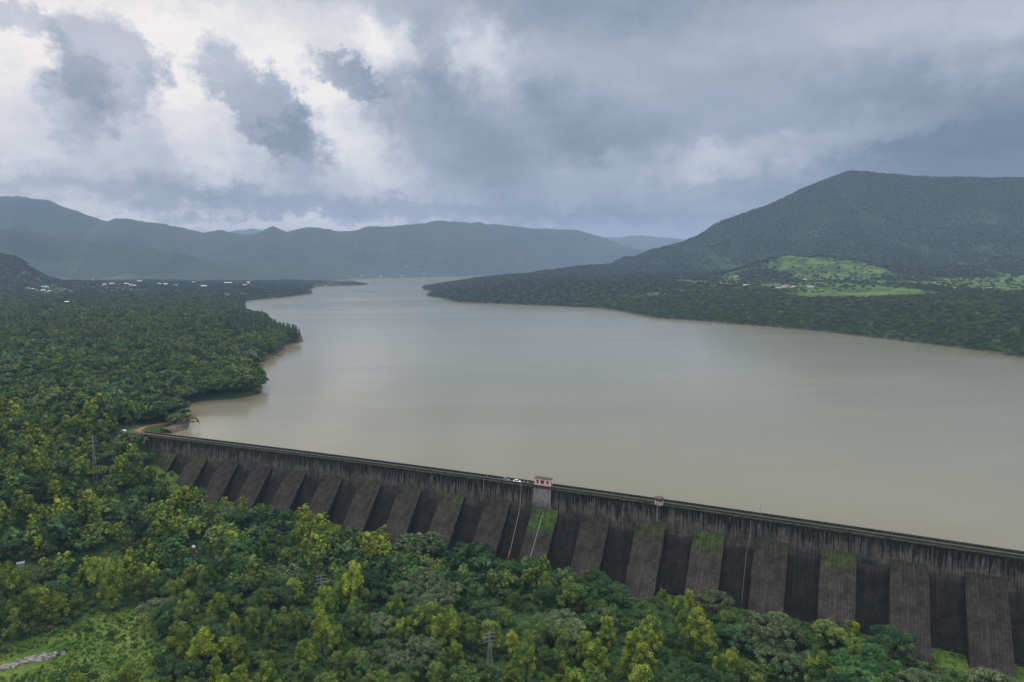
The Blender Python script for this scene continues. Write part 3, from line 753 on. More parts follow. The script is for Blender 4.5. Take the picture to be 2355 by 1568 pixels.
# ------------------------------------------------------------------ people (continuous skinned bodies)
M_skin = plain('brown_skin', (.22, .12, .075), .6, .1, 3)
def person(loc, rz, shirt, trouser, label, lean=0.0, arm=0.0):
    pv = {'pelvis': ((0, 0, .95), .15), 'belly': ((.02, 0, 1.12), .135), 'chest': ((.03 + lean, 0, 1.33), .155), 'neck': ((.03 + lean, 0, 1.50), .055),
          'head': ((.05 + lean, 0, 1.63), .10), 'crown': ((.04 + lean, 0, 1.70), .085)}
    ed = [('pelvis', 'belly'), ('belly', 'chest'), ('chest', 'neck'), ('neck', 'head'), ('head', 'crown')]
    for sname, sy in (('l', 1), ('r', -1)):
        pv['hip' + sname] = ((0, .10 * sy, .88), .10); pv['knee' + sname] = ((.03, .12 * sy, .48), .065)
        pv['ankle' + sname] = ((-.02, .13 * sy, .08), .042); pv['toe' + sname] = ((.16, .15 * sy, .035), .035)
        pv['sho' + sname] = ((.03 + lean, .20 * sy, 1.42), .062); pv['elb' + sname] = ((.02 + lean + arm * .1, .27 * sy, 1.13), .043)
        pv['wri' + sname] = ((.10 + lean + arm * .25, .27 * sy, .90 + arm * .25), .028); pv['palm' + sname] = ((.12 + lean + arm * .3, .27 * sy, .83 + arm * .27), .032)
        ed += [('pelvis', 'hip' + sname), ('hip' + sname, 'knee' + sname), ('knee' + sname, 'ankle' + sname), ('ankle' + sname, 'toe' + sname),
               ('chest', 'sho' + sname), ('sho' + sname, 'elb' + sname), ('elb' + sname, 'wri' + sname), ('wri' + sname, 'palm' + sname)]
        px, py, pz = pv['palm' + sname][0]
        for k, (o, ln) in enumerate(((-.027, .075), (-.009, .085), (.009, .08), (.027, .065))):
            pv['f%d%s' % (k, sname)] = ((px + o + .01, py - .004 * sy, pz - .05), .0095)
            pv['g%d%s' % (k, sname)] = ((px + o + .02, py - .018 * sy, pz - .05 - ln * .6), .008)
            ed += [('palm' + sname, 'f%d%s' % (k, sname)), ('f%d%s' % (k, sname), 'g%d%s' % (k, sname))]
        pv['th' + sname] = ((px + .045, py - .02 * sy, pz - .02), .011); ed.append(('palm' + sname, 'th' + sname))
    names = list(pv); idx = {k: i for i, k in enumerate(names)}
    me = bpy.data.meshes.new('person'); me.from_pydata([pv[k][0] for k in names], [(idx[a], idx[b_]) for a, b_ in ed], [])
    o = bpy.data.objects.new('person', me); COL.objects.link(o)
    me.materials.append(M_skin)
    sk = o.modifiers.new('skin', 'SKIN'); sk.use_smooth_shade = True
    for i, k in enumerate(names):
        r = pv[k][1]; me.skin_vertices[0].data[i].radius = (r, r); me.skin_vertices[0].data[i].use_root = (k == 'pelvis')
    ss = o.modifiers.new('sub', 'SUBSURF'); ss.levels = 1; ss.render_levels = 1
    o.location = loc; o.rotation_euler = (0, 0, rz)
    tag(o, label, 'person', 'visitors on the dam crest')
    # clothes: shirt and trousers hugging the body, hair cap
    sh = MB().tube([(.0, 0, .93), (.02, 0, 1.12), (.03 + lean, 0, 1.34), (.03 + lean, 0, 1.47)], [.185, .175, .20, .09], 10)
    for sy in (-1, 1): sh.tube([(.03 + lean, .14 * sy, 1.43), (.03 + lean, .21 * sy, 1.40), (.02 + lean + arm * .1, .275 * sy, 1.14)], [.085, .085, .062], 8)
    sh.build('shirt', shirt, o, True)
    tr = MB().tube([(0, 0, 1.0), (0, 0, .86)], [.18, .17], 10)
    for sy in (-1, 1): tr.tube([(0, .09 * sy, .95), (.03, .12 * sy, .48), (-.02, .13 * sy, .12)], [.115, .085, .065], 8)
    tr.build('trousers', trouser, o, True)
    hr = MB().tube([(.02 + lean, 0, 1.60), (.01 + lean, 0, 1.72), (.02 + lean, 0, 1.80)], [.105, .115, .05], 10)
    hr.build('hair', plain_hair, o, True)
    MB().box((.150 + lean, 0, 1.62), (.035, .03, .05)).build('nose', M_skin, o)
    for sy in (-1, 1):
        MB().box((.142 + lean, .035 * sy, 1.65), (.012, .025, .012)).build('eye', plain_hair, o)
        MB().box((.05 + lean, .105 * sy, 1.63), (.04, .02, .06)).build('ear', M_skin, o)
    MB().box((.138 + lean, 0, 1.575), (.012, .05, .012)).build('mouth', M_lip, o)
    return o
M_lip = plain('lips', (.14, .05, .04), .6, .1, 3)
plain_hair = plain('black_hair', (.012, .010, .009), .6, .2, 3)
S_white = plain('white_shirt', (.80, .80, .80), .8, .03, 2); S_navy = plain('navy_shirt', (.02, .03, .08), .8, .1, 2)
S_dark = plain('black_shirt', (.02, .02, .022), .8, .1, 2); S_blue = plain('pale_blue_shirt', (.40, .50, .68), .8, .05, 2)
T_dark = plain('dark_trousers', (.02, .022, .03), .85, .1, 2); T_tan = plain('khaki_trousers', (.16, .13, .09), .85, .1, 2)
person(on_crest(255.2, 1.2), DTH + .3, S_white, T_dark, 'person in a white shirt standing alone on the crest left of the blue car')
person(on_crest(256.9, 3.2), DTH + 1.9, S_dark, T_dark, 'person in black standing on the crest just left of the blue car')
person(on_crest(275.4, 3.0), DTH + 2.4, S_navy, T_dark, 'person in navy standing right behind the white car', .02, .6)
person(on_crest(275.9, 1.6), DTH + 2.9, S_dark, T_tan, 'person in black with khaki trousers beside the white car', 0, .4)
person(on_crest(276.8, .9), DTH - .6, S_white, T_tan, 'person in a white shirt at the parapet beside the hanging cable')
person(on_crest(279.0, .9), DTH - 1.4, S_white, T_dark, 'person in a white shirt midway between the white car and pink hut')
person(on_crest(282.1, .9), DTH - 1.0, S_blue, T_dark, 'person in a pale blue shirt leaning at the parapet against the pink hut', .08, .8)

# ------------------------------------------------------------------ lamp posts, pipes
M_metal = plain('galvanised_steel', (.30, .30, .29), .5, .2, 2, .5, .5)
def lamp_post(s, h, label):
    t = empty('lamp_post', on_crest(s, .75, 4.01), DTH, label, 'lamp post', 'lamp posts along the dam crest')
    MB().tube([(0, 0, 0), (0, 0, h)], [.09, .05], 8).build('pole', M_metal, t)
    MB().box((0, 0, .1), (.3, .3, .2)).build('base_plate', M_metal, t)
    MB().tube([(0, 0, h - .1), (0, .5, h + .2), (0, 1.1, h + .3)], .035).build('arm', M_metal, t)
    MB().box((0, 1.3, h + .28), (.22, .5, .1), 0, .8).build('lamp_head', M_metal, t)
for s, h, l in ((50, 6, 'slim lamp post nearest the red earth at the left end of the crest'), (123.6, 5, 'slim lamp post on the crest well left of the cars'),
                (257.8, 6, 'slim lamp post on the crest just left of the blue car'), (277.6, 5, 'slim lamp post beside the white car at the head of the cable'),
                (394.8, 7, 'slim lamp post on the crest right of the round booth'), (447.9, 4, 'short lamp post on the crest near the right edge of the photo')):
    lamp_post(s, h, l)
def hang(name, pts, r, m, label, cat, group=None):
    o = MB().tube([(dam_pt(s, of)[0], dam_pt(s, of)[1], z) for s, of, z in pts], r, 6).build(name, m, None, True)
    tag(o, label, cat, group); return o
M_cable = plain('pale_hose', (.40, .38, .34), .7, .15, 1)
def face_off(z): return 1.1 + max(0, -9 - z) * .62 if z < -9 else .2 + (3.6 - z) / 12.6 * .95
def bface(z): return 2.1 + .95 * (-8 - z)
hang('hanging_hose', [(275.9, -.1, 4.8), (275.9, .95, 3.6)] + [(275.9 - .03 * (3 - z), face_off(z) + .35, z) for z in np.linspace(2, -29, 14)], .12, M_cable,
     'long pale hose hanging down the dam wall from beside the white car', 'hose', 'hoses hanging down the dam')
hang('hanging_hose', [(289.3 - .07 * k, bface(z) + .2, z) for k, z in enumerate(np.linspace(-8.5, -33, 12))], .11, M_cable,
     'pale hose running down the mossy buttress under the pink hut', 'hose', 'hoses hanging down the dam')
hang('hanging_hose', [(254, -.1, 4.8), (254, .95, 3.6), (253.6, .9, -3), (252.5, 1.6, -8)], .06, M_cable,
     'short thin hose on the wall below the lone person in white', 'hose', 'hoses hanging down the dam')
hang('hanging_hose', [(391, .1, 3.2), (390.8, 1.2, -6), (390.2, 1.9, -10)] + [(390 + .02 * (z), face_off(z) + .3, z) for z in np.linspace(-12, -33, 6)], .06, M_cable,
     'thin hose down the wall well right of the round booth', 'hose', 'hoses hanging down the dam')
M_orange = plain('orange_pvc', (.42, .15, .06), .6, .15, 2)
hang('orange_pipe', [(275.0, face_off(-28) + .5, -27.6), (274.6, face_off(-32) + .6, -32.0)], .38, M_orange, 'short thick orange pipe at the foot of the dam wall ending the hose', 'pipe')
hang('orange_pipe', [(268 + .3, face_off(-29) + .4, -28), (268, face_off(-32) + .4, -32)], .14, M_orange, 'thin orange pipe at the dam foot just left of the thick orange one', 'pipe')


# ------------------------------------------------------------------ trees
def crown_data(rng, puffs, nleaf, ls, droop=0.0, zs=.9):
    """leaf-clump faces over many puffs; puffs: (x,y,z,r)"""
    P = np.array(puffs, float); wgt = P[:, 3] ** 2; wgt /= wgt.sum()
    k = rng.choice(len(P), nleaf, p=wgt)
    n = rng.normal(size=(nleaf, 3)); n[:, 2] = np.where(n[:, 2] < -.35, -n[:, 2], n[:, 2]) + .0; n /= np.linalg.norm(n, axis=1)[:, None]
    rad = P[k, 3] * (1 - .45 * rng.random(nleaf) ** 1.8) * (1 + .20 * rng.normal(size=nleaf))
    c = P[k, :3] + n * rad[:, None] * np.array([.92, .92, zs])
    nn = n + rng.normal(size=(nleaf, 3)) * .30; nn[:, 2] += .25; nn /= np.linalg.norm(nn, axis=1)[:, None]
    a = np.cross(nn, rng.normal(size=(nleaf, 3))); a /= np.linalg.norm(a, axis=1)[:, None]; b = np.cross(nn, a)
    sz = ls * (.55 + .8 * rng.random(nleaf)); a *= sz[:, None]; b *= (sz * (.45 + .4 * rng.random(nleaf)))[:, None]
    b[:, 2] -= droop * sz
    V = np.stack([c - a, c - b * .9 + nn * .12 * ls, c + a, c + b], 1).reshape(-1, 3)
    Fc = np.arange(nleaf * 4).reshape(-1, 4)
    pv = rng.random(len(P))
    return V, Fc, rng.random(nleaf), pv[k]
def puff_layout(rng, kind):
    out = []
    if kind == 'tall':       # upright, several rounded heads
        H_, W_ = rng.uniform(9.5, 13), rng.uniform(3.2, 4.4); n = rng.integers(26, 34)
        for _ in range(n):
            z = rng.uniform(.28, .95); a = rng.uniform(0, 6.28); q = W_ * math.sin(min(1, (1.12 - z) * 1.45) * 1.35) * rng.uniform(.45, 1)
            out.append((math.cos(a) * q, math.sin(a) * q, z * H_, rng.uniform(.6, 1.25)))
        out.append((0, 0, H_ * .6, 1.9)); return out, H_
    if kind == 'dome':
        H_, W_ = rng.uniform(7.5, 10), rng.uniform(4.6, 6.2); n = rng.integers(34, 44)
        for _ in range(n):
            u = rng.uniform(0, 1) ** .6; a = rng.uniform(0, 6.28); q = W_ * u
            z = H_ * (.45 + .48 * math.sqrt(max(0, 1 - u * u)) * rng.uniform(.75, 1.05))
            out.append((math.cos(a) * q, math.sin(a) * q, z, rng.uniform(.7, 1.5)))
        out += [(0, 0, H_ * .55, 2.4)]; return out, H_
    if kind == 'spread':
        H_, W_ = rng.uniform(8, 9.5), rng.uniform(6, 7.2); n = rng.integers(38, 48)
        for _ in range(n):
            u = rng.uniform(0, 1) ** .55; a = rng.uniform(0, 6.28); q = W_ * u
            z = H_ * (.42 + .5 * math.sqrt(max(0, 1 - u * u)) * rng.uniform(.7, 1.05))
            out.append((math.cos(a) * q, math.sin(a) * q, z, rng.uniform(.8, 1.35)))
        return out, H_
    if kind == 'bush':
        H_, W_ = rng.uniform(4, 5.5), rng.uniform(2.6, 3.6); n = rng.integers(12, 16)
        for _ in range(n):
            u = rng.uniform(0, 1) ** .6; a = rng.uniform(0, 6.28); q = W_ * u
            z = H_ * (.25 + .55 * math.sqrt(max(0, 1 - u * u)) * rng.uniform(.6, 1.05))
            out.append((math.cos(a) * q, math.sin(a) * q, z, rng.uniform(.8, 1.4)))
        return out, H_
    if kind == 'slender':
        H_ = rng.uniform(15, 19); n = 16
        for _ in range(n):
            z = rng.uniform(.45, .98); a = rng.uniform(0, 6.28); q = 2.1 * (1.1 - z) * 1.6 * rng.uniform(.3, 1)
            out.append((math.cos(a) * q, math.sin(a) * q, z * H_, rng.uniform(.8, 1.4)))
        return out, H_
def trunk_mb(rng, puffs, H_, r=.22, nl=7):
    mb = MB(); w = rng.normal(size=2) * .25
    pts = [(0, 0, -1.0), (w[0] * .5, w[1] * .5, H_ * .25), (w[0], w[1], H_ * .5), (w[0] * 1.4, w[1] * 1.2, H_ * .78)]
    mb.tube(pts, [r * 1.3, r, r * .7, r * .25], 6)
    idx = rng.choice(len(puffs), min(nl, len(puffs)), replace=False)
    for i in idx:
        p = puffs[i]; z0 = H_ * rng.uniform(.2, .5); f = z0 / (H_ * .5)
        s = (w[0] * f, w[1] * f, z0)
        mid = ((s[0] + p[0]) / 2, (s[1] + p[1]) / 2, (s[2] + p[2]) / 2 + .3)
        mb.tube([s, mid, p[:3]], [r * .5, r * .32, r * .12], 5)
    return mb
def make_variant(seed, kind, matk, nleaf, ls, droop=0.0):
    rng = np.random.default_rng(seed)
    puffs, H_ = puff_layout(rng, kind)
    V, Fc, leaf, cl = crown_data(rng, puffs, nleaf, ls, droop, 1.35 if kind == 'tall' else .95)
    cm_ = np_mesh('crown', V, Fc, 4, {'leaf': ('FACE', leaf), 'clump': ('FACE', cl)}); cm_.materials.append(F[matk])
    tm = trunk_mb(rng, puffs, H_).mesh('trunk', True); tm.materials.append(M_bark)
    return cm_, tm, H_
SPEC = {  # species: (layout, foliage, leaves, leaf size, droop)
    'yellow': ('tall', 'yellow', 9500, .21, .1), 'olive': ('tall', 'olive', 9500, .21, .1), 'dark': ('dome', 'dark', 11000, .235, .1),
    'grey': ('spread', 'grey', 8500, .27, .05), 'fresh': ('bush', 'fresh', 3600, .32, .4), 'greendome': ('dome', 'olive', 11000, .23, .1),
    'freshdome': ('dome', 'fresh', 8500, .30, .3), 'rust': ('bush', 'rust', 1500, .26, 0),
}
VAR = {k: [make_variant(100 + 17 * i + hash_, *v) for i in range(5 if k != 'rust' else 2)] for hash_, (k, v) in enumerate(SPEC.items())}
def thin(me_src, frac_mesh_args):
    return None
# light versions for the far wood
def far_obj(seed, kind, matk, nleaf, ls):
    cmesh, tmesh, H_ = make_variant(seed, kind, matk, nleaf, ls)
    if kind in ('slender',):
        # join trunk and crown in one mesh
        bm = bmesh.new(); bm.from_mesh(cmesh); bm.from_mesh(tmesh)
        nc = len(cmesh.polygons)
        for i, f_ in enumerate(bm.faces):
            if i >= nc: f_.material_index = 1
        bm.to_mesh(cmesh); bm.free(); cmesh.materials.append(M_bark_pale)
    return bpy.data.objects.new('wood_tree_shape', cmesh)
M_bark_pale = plain('pale_bark', (.20, .18, .15), .9, .3, 3)
FAR = []
for i, (kd, mk, nl, ls) in enumerate([('tall', 'olive', 1300, .62), ('dome', 'dark', 1500, .68), ('dome', 'dark', 1500, .68), ('dome', 'olive', 1500, .66), ('spread', 'grey', 1700, .56),
                                      ('tall', 'yellow', 1300, .60), ('dome', 'fresh', 1500, .7), ('bush', 'fresh', 700, .62), ('bush', 'dark', 700, .62),
                                      ('slender', 'grey', 900, .55), ('slender', 'dark', 900, .55), ('bush', 'rust', 500, .5)]):
    FAR.append(far_obj(900 + i, kd, mk, nl, ls))
GRASSY = far_obj(990, 'bush', 'grass', 420, .6)
XFAR = [far_obj(950 + i, kd, mk, nl, ls) for i, (kd, mk, nl, ls) in enumerate([('dome', 'hill', 380, 1.35), ('dome', 'hill', 380, 1.4), ('dome', 'dark', 380, 1.3), ('dome', 'hill', 380, 1.35), ('spread', 'olive', 420, 1.2), ('dome', 'fresh', 420, 1.2), ('dome', 'dark', 420, 1.2)])]

def scatter(name, pts, rot, scl, idx, sources, label, cat):
    """one object that repeats the source shapes on points (uncountable woodland)"""
    me_ = bpy.data.meshes.new(name); me_.vertices.add(len(pts)); me_.vertices.foreach_set('co', np.asarray(pts, np.float32).ravel())
    for k, dt, arr in (('rotz', 'FLOAT', rot), ('scl', 'FLOAT', scl), ('pick', 'INT', idx)):
        a = me_.attributes.new(k, dt, 'POINT'); a.data.foreach_set('value', np.asarray(arr, np.float32 if dt == 'FLOAT' else np.int32))
    o = bpy.data.objects.new(name, me_); COL.objects.link(o)
    ng = bpy.data.node_groups.new(name + '_nodes', 'GeometryNodeTree')
    ng.interface.new_socket('Geometry', in_out='INPUT', socket_type='NodeSocketGeometry')
    ng.interface.new_socket('Geometry', in_out='OUTPUT', socket_type='NodeSocketGeometry')
    gi = ng.nodes.new('NodeGroupInput'); go = ng.nodes.new('NodeGroupOutput'); jn = ng.nodes.new('GeometryNodeJoinGeometry')
    L = ng.links
    def attr(nm, dt):
        a = ng.nodes.new('GeometryNodeInputNamedAttribute'); a.data_type = dt; a.inputs['Name'].default_value = nm; return a.outputs['Attribute']
    ar, asc, ap = attr('rotz', 'FLOAT'), attr('scl', 'FLOAT'), attr('pick', 'INT')
    cb = ng.nodes.new('ShaderNodeCombineXYZ'); L.new(ar, cb.inputs[2])
    er = ng.nodes.new('FunctionNodeEulerToRotation'); L.new(cb.outputs[0], er.inputs[0])
    for k, src in enumerate(sources):
        cp = ng.nodes.new('FunctionNodeCompare'); cp.data_type = 'INT'; cp.operation = 'EQUAL'
        ints = [s_ for s_ in cp.inputs if s_.type == 'INT']
        L.new(ap, ints[0]); ints[1].default_value = k
        oi = ng.nodes.new('GeometryNodeObjectInfo'); oi.inputs['Object'].default_value = src; oi.inputs['As Instance'].default_value = True
        ip = ng.nodes.new('GeometryNodeInstanceOnPoints')
        L.new(gi.outputs[0], ip.inputs['Points']); L.new(cp.outputs[0], ip.inputs['Selection']); L.new(oi.outputs['Geometry'], ip.inputs['Instance'])
        L.new(er.outputs[0], ip.inputs['Rotation']); L.new(asc, ip.inputs['Scale'])
        L.new(ip.outputs[0], jn.inputs[0])
    L.new(jn.outputs[0], go.inputs[0])
    md = o.modifiers.new('scatter', 'NODES'); md.node_group = ng
    tag(o, label, cat, kind='stuff'); return o

def jitter_grid(x0, x1, y0, y1, sp, rng):
    X, Y = np.meshgrid(np.arange(x0, x1, sp), np.arange(y0, y1, sp))
    X = X + (np.arange(X.shape[0]) % 2)[:, None] * sp * .5
    X = X.ravel() + rng.uniform(-.42, .42, X.size) * sp; Y = Y.ravel() + rng.uniform(-.42, .42, Y.size) * sp
    return X, Y
def frame_uv(x, y, z):
    xc = x; zc_ = z - CAM_H; dep = y * math.cos(PITCH) - zc_ * math.sin(PITCH); up = y * math.sin(PITCH) + zc_ * math.cos(PITCH)
    return 512 + FPX * xc / dep, 341 - FPX * up / dep, dep

# --- downstream wood, individual trees
rng = np.random.default_rng(21)
X, Y = jitter_grid(-460, 420, 150, 520, 8.9, rng)
S_ = (X - DA[0]) * DD[0] + (Y - DA[1]) * DD[1]; O_ = (X - DA[0]) * DN[0] + (Y - DA[1]) * DN[1] - bend(S_) * (S_ > -10)
Z = height(X, Y)
cmk = clear_mask(X, Y); dens = fbm(X / 30.0 + 40, Y / 30.0, 4)
margin = 25.5 + 3.5 * np.sin(S_ * .21) + np.where((S_ > 305) & (S_ < 345), 7, 0) + np.where(S_ > 452, 19, 0)
keep = (O_ > np.where(S_ > 42, margin, np.where(S_ > -24, 9, -1e9))) & (cmk < .35) & (dens > .30) & (poly_sd(X, Y, LK) < -7)
keep &= ~((S_ > -26) & (S_ < 30) & (O_ > -16) & (O_ < 7))
pxc, pyc, prd = -262, 467, 15
for (qx, qy) in ((-87.5, 289), (-8.0, 246), (-87.0, 253)):      # open ground round the pylons
    dq = np.clip((qy + 2 - Y) / 16.0, 0, 1); ok_ = np.hypot(X - qx * (1 - .05 * dq), (Y - qy + 5) / 1.9) > 6.0
    keep &= ok_
rb0 = on_land(62, 1655); keep &= np.hypot(X - rb0[0], (Y - rb0[1] + 4) / 1.4) > 9
for (qx, qy, ql) in ((52, 1412, 4), (6, 1432, 2), (484, 1368, 9)):
    q0 = on_land(qx, qy, ql); keep &= np.hypot(X - q0[0] * .98, (Y - q0[1] + 5) / 1.8) > 5.5
keep &= ((X - pxc) ** 2 + (Y - pyc) ** 2 > prd ** 2)
X, Y, Z, S_, O_ = X[keep], Y[keep], Z[keep], S_[keep], O_[keep]
# species: broad patches of one kind mixed with the rest
HINT = []     # (photo x, photo y in 2354-wide picture, radius in m, species)
for (px, py, r, sp) in [(980, 1360, 11, 'grey'), (930, 1500, 10, 'grey'), (1240, 1330, 9, 'yellow'), (1120, 1370, 8, 'freshdome'), (1430, 1490, 15, 'yellow'),
                        (1620, 1490, 16, 'yellow'), (1560, 1420, 10, 'yellow'), (1300, 1550, 9, 'yellow'), (1930, 1400, 15, 'yellow'), (2010, 1430, 14, 'yellow'),
                        (1450, 1350, 7, 'yellow'), (1780, 1500, 14, 'grey'), (2000, 1530, 14, 'freshdome'), (2150, 1540, 14, 'grey'), (1180, 1530, 10, 'yellow'),
                        (640, 1510, 13, 'yellow'), (560, 1540, 12, 'yellow'), (230, 1360, 13, 'yellow'), (300, 1330, 12, 'yellow'), (120, 1430, 12, 'yellow'), (150, 1410, 12, 'olive'),
                        (70, 1340, 9, 'grey'), (80, 1500, 9, 'grey'), (340, 1480, 9, 'greendome'), (430, 1270, 5, 'rust'), (540, 1290, 9, 'freshdome'), (420, 1190, 15, 'yellow'),
                        (700, 1230, 14, 'yellow'), (880, 1230, 14, 'olive'), (960, 1260, 8, 'grey'), (600, 1220, 12, 'dark'), (350, 1080, 14, 'yellow'), (760, 1390, 12, 'yellow'), (840, 1280, 10, 'yellow'),
                        (1000, 1540, 12, 'olive'), (880, 1560, 12, 'greendome'), (1750, 1370, 8, 'freshdome'), (1690, 1400, 7, 'dark'), (1600, 1360, 8, 'greendome'), (600, 1330, 10, 'olive'), (1280, 1420, 9, 'grey')]:
    r_ = ray_dir(px / 2.299, py / 2.299); t_ = (-27 - CAM_H) / r_[2]
    HINT.append((r_[0] * t_, r_[1] * t_, r, sp))
kinds = np.array(['yellow', 'olive', 'dark', 'grey', 'freshdome', 'greendome', 'fresh', 'rust'])
pn = fbm(X / 42.0 + 9, Y / 42.0 + 3, 3); pn = (pn - pn.min()) / (pn.max() - pn.min())
def choose(i):
    for hx, hy, hr, sp in HINT:
        if (X[i] - hx) ** 2 + (Y[i] - hy) ** 2 < hr * hr * rng.uniform(.75, 1.1): return sp
    q = pn[i]; r = rng.random()
    if q > .58: p = (.26, .40, .10, .03, .05, .11, .04, .01)
    elif q < .40: p = (.03, .18, .32, .06, .15, .18, .07, .01)
    else: p = (.12, .30, .17, .06, .10, .18, .06, .01)
    return str(rng.choice(kinds, p=p))
sp_of = [choose(i) for i in range(len(X))]
U, Vv, Dp_ = frame_uv(X, Y, Z + 5)
inf = (U > -25) & (U < 1049) & (Vv < 715) & (Dp_ > 0)
# the 300 nearest in view are trees of their own
order = np.argsort(np.where(inf, Dp_, 1e9)); MAIN = [int(i) for i in order[:298]]
mainset = set(MAIN)
SCL = np.array([{'yellow': rng.uniform(0.81, 1.43), 'olive': rng.uniform(0.78, 1.41), 'dark': rng.uniform(0.78, 1.41), 'grey': rng.uniform(0.84, 1.41), 'freshdome': rng.uniform(0.73, 1.28),
                 'greendome': rng.uniform(0.73, 1.28), 'fresh': rng.uniform(.8, 1.4), 'rust': rng.uniform(.8, 1.2)}[s_] for s_ in sp_of])
SCL = SCL * np.where(rng.random(len(SCL)) < .12, 1.25, 1.0) * np.where(rng.random(len(SCL)) < .15, .78, 1.0)
NAME = {'yellow': 'tall_tree', 'olive': 'tall_tree', 'dark': 'broadleaf_tree', 'grey': 'spreading_tree', 'freshdome': 'broadleaf_tree', 'greendome': 'broadleaf_tree', 'fresh': 'bushy_tree', 'rust': 'bare_tree'}
LOOK = {'yellow': 'yellow-green tree with rounded upright tufts', 'olive': 'olive-green upright tree', 'dark': 'dark green domed tree', 'grey': 'grey-brown spreading tree',
        'freshdome': 'fresh green domed tree', 'greendome': 'mid-green domed tree', 'fresh': 'low fresh green bushy tree', 'rust': 'dry brown leafless-looking tree'}
def zone(i):
    u, v = U[i], Vv[i]; s, o = S_[i], O_[i]
    row = 'along the bottom edge of the photo' if v > 640 else ('in the middle rows of the wood' if v > 585 else 'in the upper rows of the wood')
    if u < 190: col = 'by the meadow at far left' if v > 600 else 'at the far left'
    elif u < 360: col = 'left of the tall lattice pylon'
    elif u < 480: col = 'right of the tall lattice pylon'
    elif u < 620: col = 'below the pink hut'
    elif u < 760: col = 'below the round booth'
    elif u < 880: col = 'below the right half of the dam'
    else: col = 'near the right edge'
    if o < 52 and s > 30: row = 'close against the dam foot'
    return col, row
zz_ = {}
for i in MAIN: zz_.setdefault((sp_of[i],) + zone(i), []).append(i)
ORD = ['leftmost', 'second from left', 'third from left', 'fourth from left', 'fifth from left', 'sixth from left', 'seventh from left', 'eighth from left', 'ninth from left', 'tenth from left',
       'eleventh from left', 'twelfth from left', 'thirteenth from left', 'fourteenth from left', 'fifteenth from left']
lab = {}
for (sp, col, row), L_ in zz_.items():
    L_.sort(key=lambda i: U[i])
    for k, i in enumerate(L_):
        if len(L_) == 1: q = 'only '
        elif k == len(L_) - 1: q = 'rightmost '
        else: q = ORD[min(k, 14)] + ' '
        lab[i] = q + LOOK[sp] + ' ' + row + ' ' + col
def short(l):
    w = l.split()
    if len(w) > 16:
        l = l.replace(' with rounded upright tufts', '').replace(' of the photo', '').replace(' of the wood', '').replace('along the', 'at the'); w = l.split()
    if len(w) > 16: l = l.replace('leafless-looking ', '').replace('the right half of ', 'right half of '); w = l.split()
    if len(w) > 16: l = l.replace('tall lattice ', 'tall '); w = l.split()
    return ' '.join(w[:16])
for i in MAIN:
    sp = sp_of[i]; cmesh, tmesh, H_ = VAR[sp][int(rng.integers(len(VAR[sp])))]
    t = empty(NAME[sp], (X[i], Y[i], Z[i] - .3), rng.uniform(0, 6.28), short(lab[i]), 'tree', 'trees in the wood below the dam')
    sc_ = SCL[i]; t.scale = (sc_ * rng.uniform(.82, 1.22), sc_ * rng.uniform(.82, 1.22), sc_ * rng.uniform(.88, 1.1))
    link('trunk', tmesh, None, t); link('crown', cmesh, None, t)
rest = np.array([i for i in range(len(X)) if i not in mainset])
PICK = {'yellow': 5, 'olive': 0, 'dark': 1, 'grey': 4, 'freshdome': 6, 'greendome': 3, 'fresh': 7, 'rust': 11}
pk = np.array([PICK[sp_of[i]] for i in rest])

# --- undergrowth between the trees
rngu = np.random.default_rng(5)
ux, uy = jitter_grid(-400, 330, 190, 520, 3.9, rngu)
us = (ux - DA[0]) * DD[0] + (uy - DA[1]) * DD[1]; uo = (ux - DA[0]) * DN[0] + (uy - DA[1]) * DN[1] - bend(us) * (us > -10)
uz = height(ux, uy); ucl = clear_mask(ux, uy)
pr_keep = np.where(ucl > .3, .06, .72)
k = (uo > np.where(us > 52, 17 + 6 * np.sin(us * .25), np.where(us > -24, 7, 5))) & (rngu.random(len(ux)) < pr_keep) & ((ux - pxc) ** 2 + (uy - pyc) ** 2 > 11 ** 2)
ux, uy, uz = ux[k], uy[k], uz[k]
us_ = rngu.uniform(.22, .62, len(ux))
scatter('undergrowth', np.stack([ux, uy, uz - .3], 1), rngu.uniform(0, 6.28, len(ux)), us_, rngu.choice([0, 1, 2, 3], len(ux), p=[.5, .36, .03, .11]),
        [FAR[7], FAR[8], FAR[11], FAR[3]], 'dense green shrubs and creepers covering the ground between the trees', 'undergrowth')

tx_, ty_ = jitter_grid(-215, 30, 225, 350, 1.25, rngu)
tk_ = (clear_mask(tx_, ty_) > .3) & (rngu.random(len(tx_)) < .75); rbx, rby, _ = on_land(62, 1655)
tk_ &= np.hypot((tx_ - rbx), (ty_ - rby)) > 9
tx_, ty_ = tx_[tk_], ty_[tk_]
gx2, gy2 = jitter_grid(-250, 300, 190, 480, 2.1, rngu)
gs2 = (gx2 - DA[0]) * DD[0] + (gy2 - DA[1]) * DD[1]; go2 = (gx2 - DA[0]) * DN[0] + (gy2 - DA[1]) * DN[1] - bend(gs2)
gk2 = (gs2 > 15) & (go2 > 13) & (go2 < 38) & (rngu.random(len(gx2)) < .8); tx_ = np.append(tx_, gx2[gk2]); ty_ = np.append(ty_, gy2[gk2])
scatter('tall_grass', np.stack([tx_, ty_, height(tx_, ty_) - .08], 1), rngu.uniform(0, 6.28, len(tx_)), rngu.uniform(.06, .21, len(tx_)) * (1 + .6 * (rngu.random(len(tx_)) < .1)), rngu.choice([0, 1], len(tx_), p=[.6, .4]),
        [GRASSY, FAR[7]], 'rough bright green grass and low scrub in the clearings and at the dam foot', 'grass')

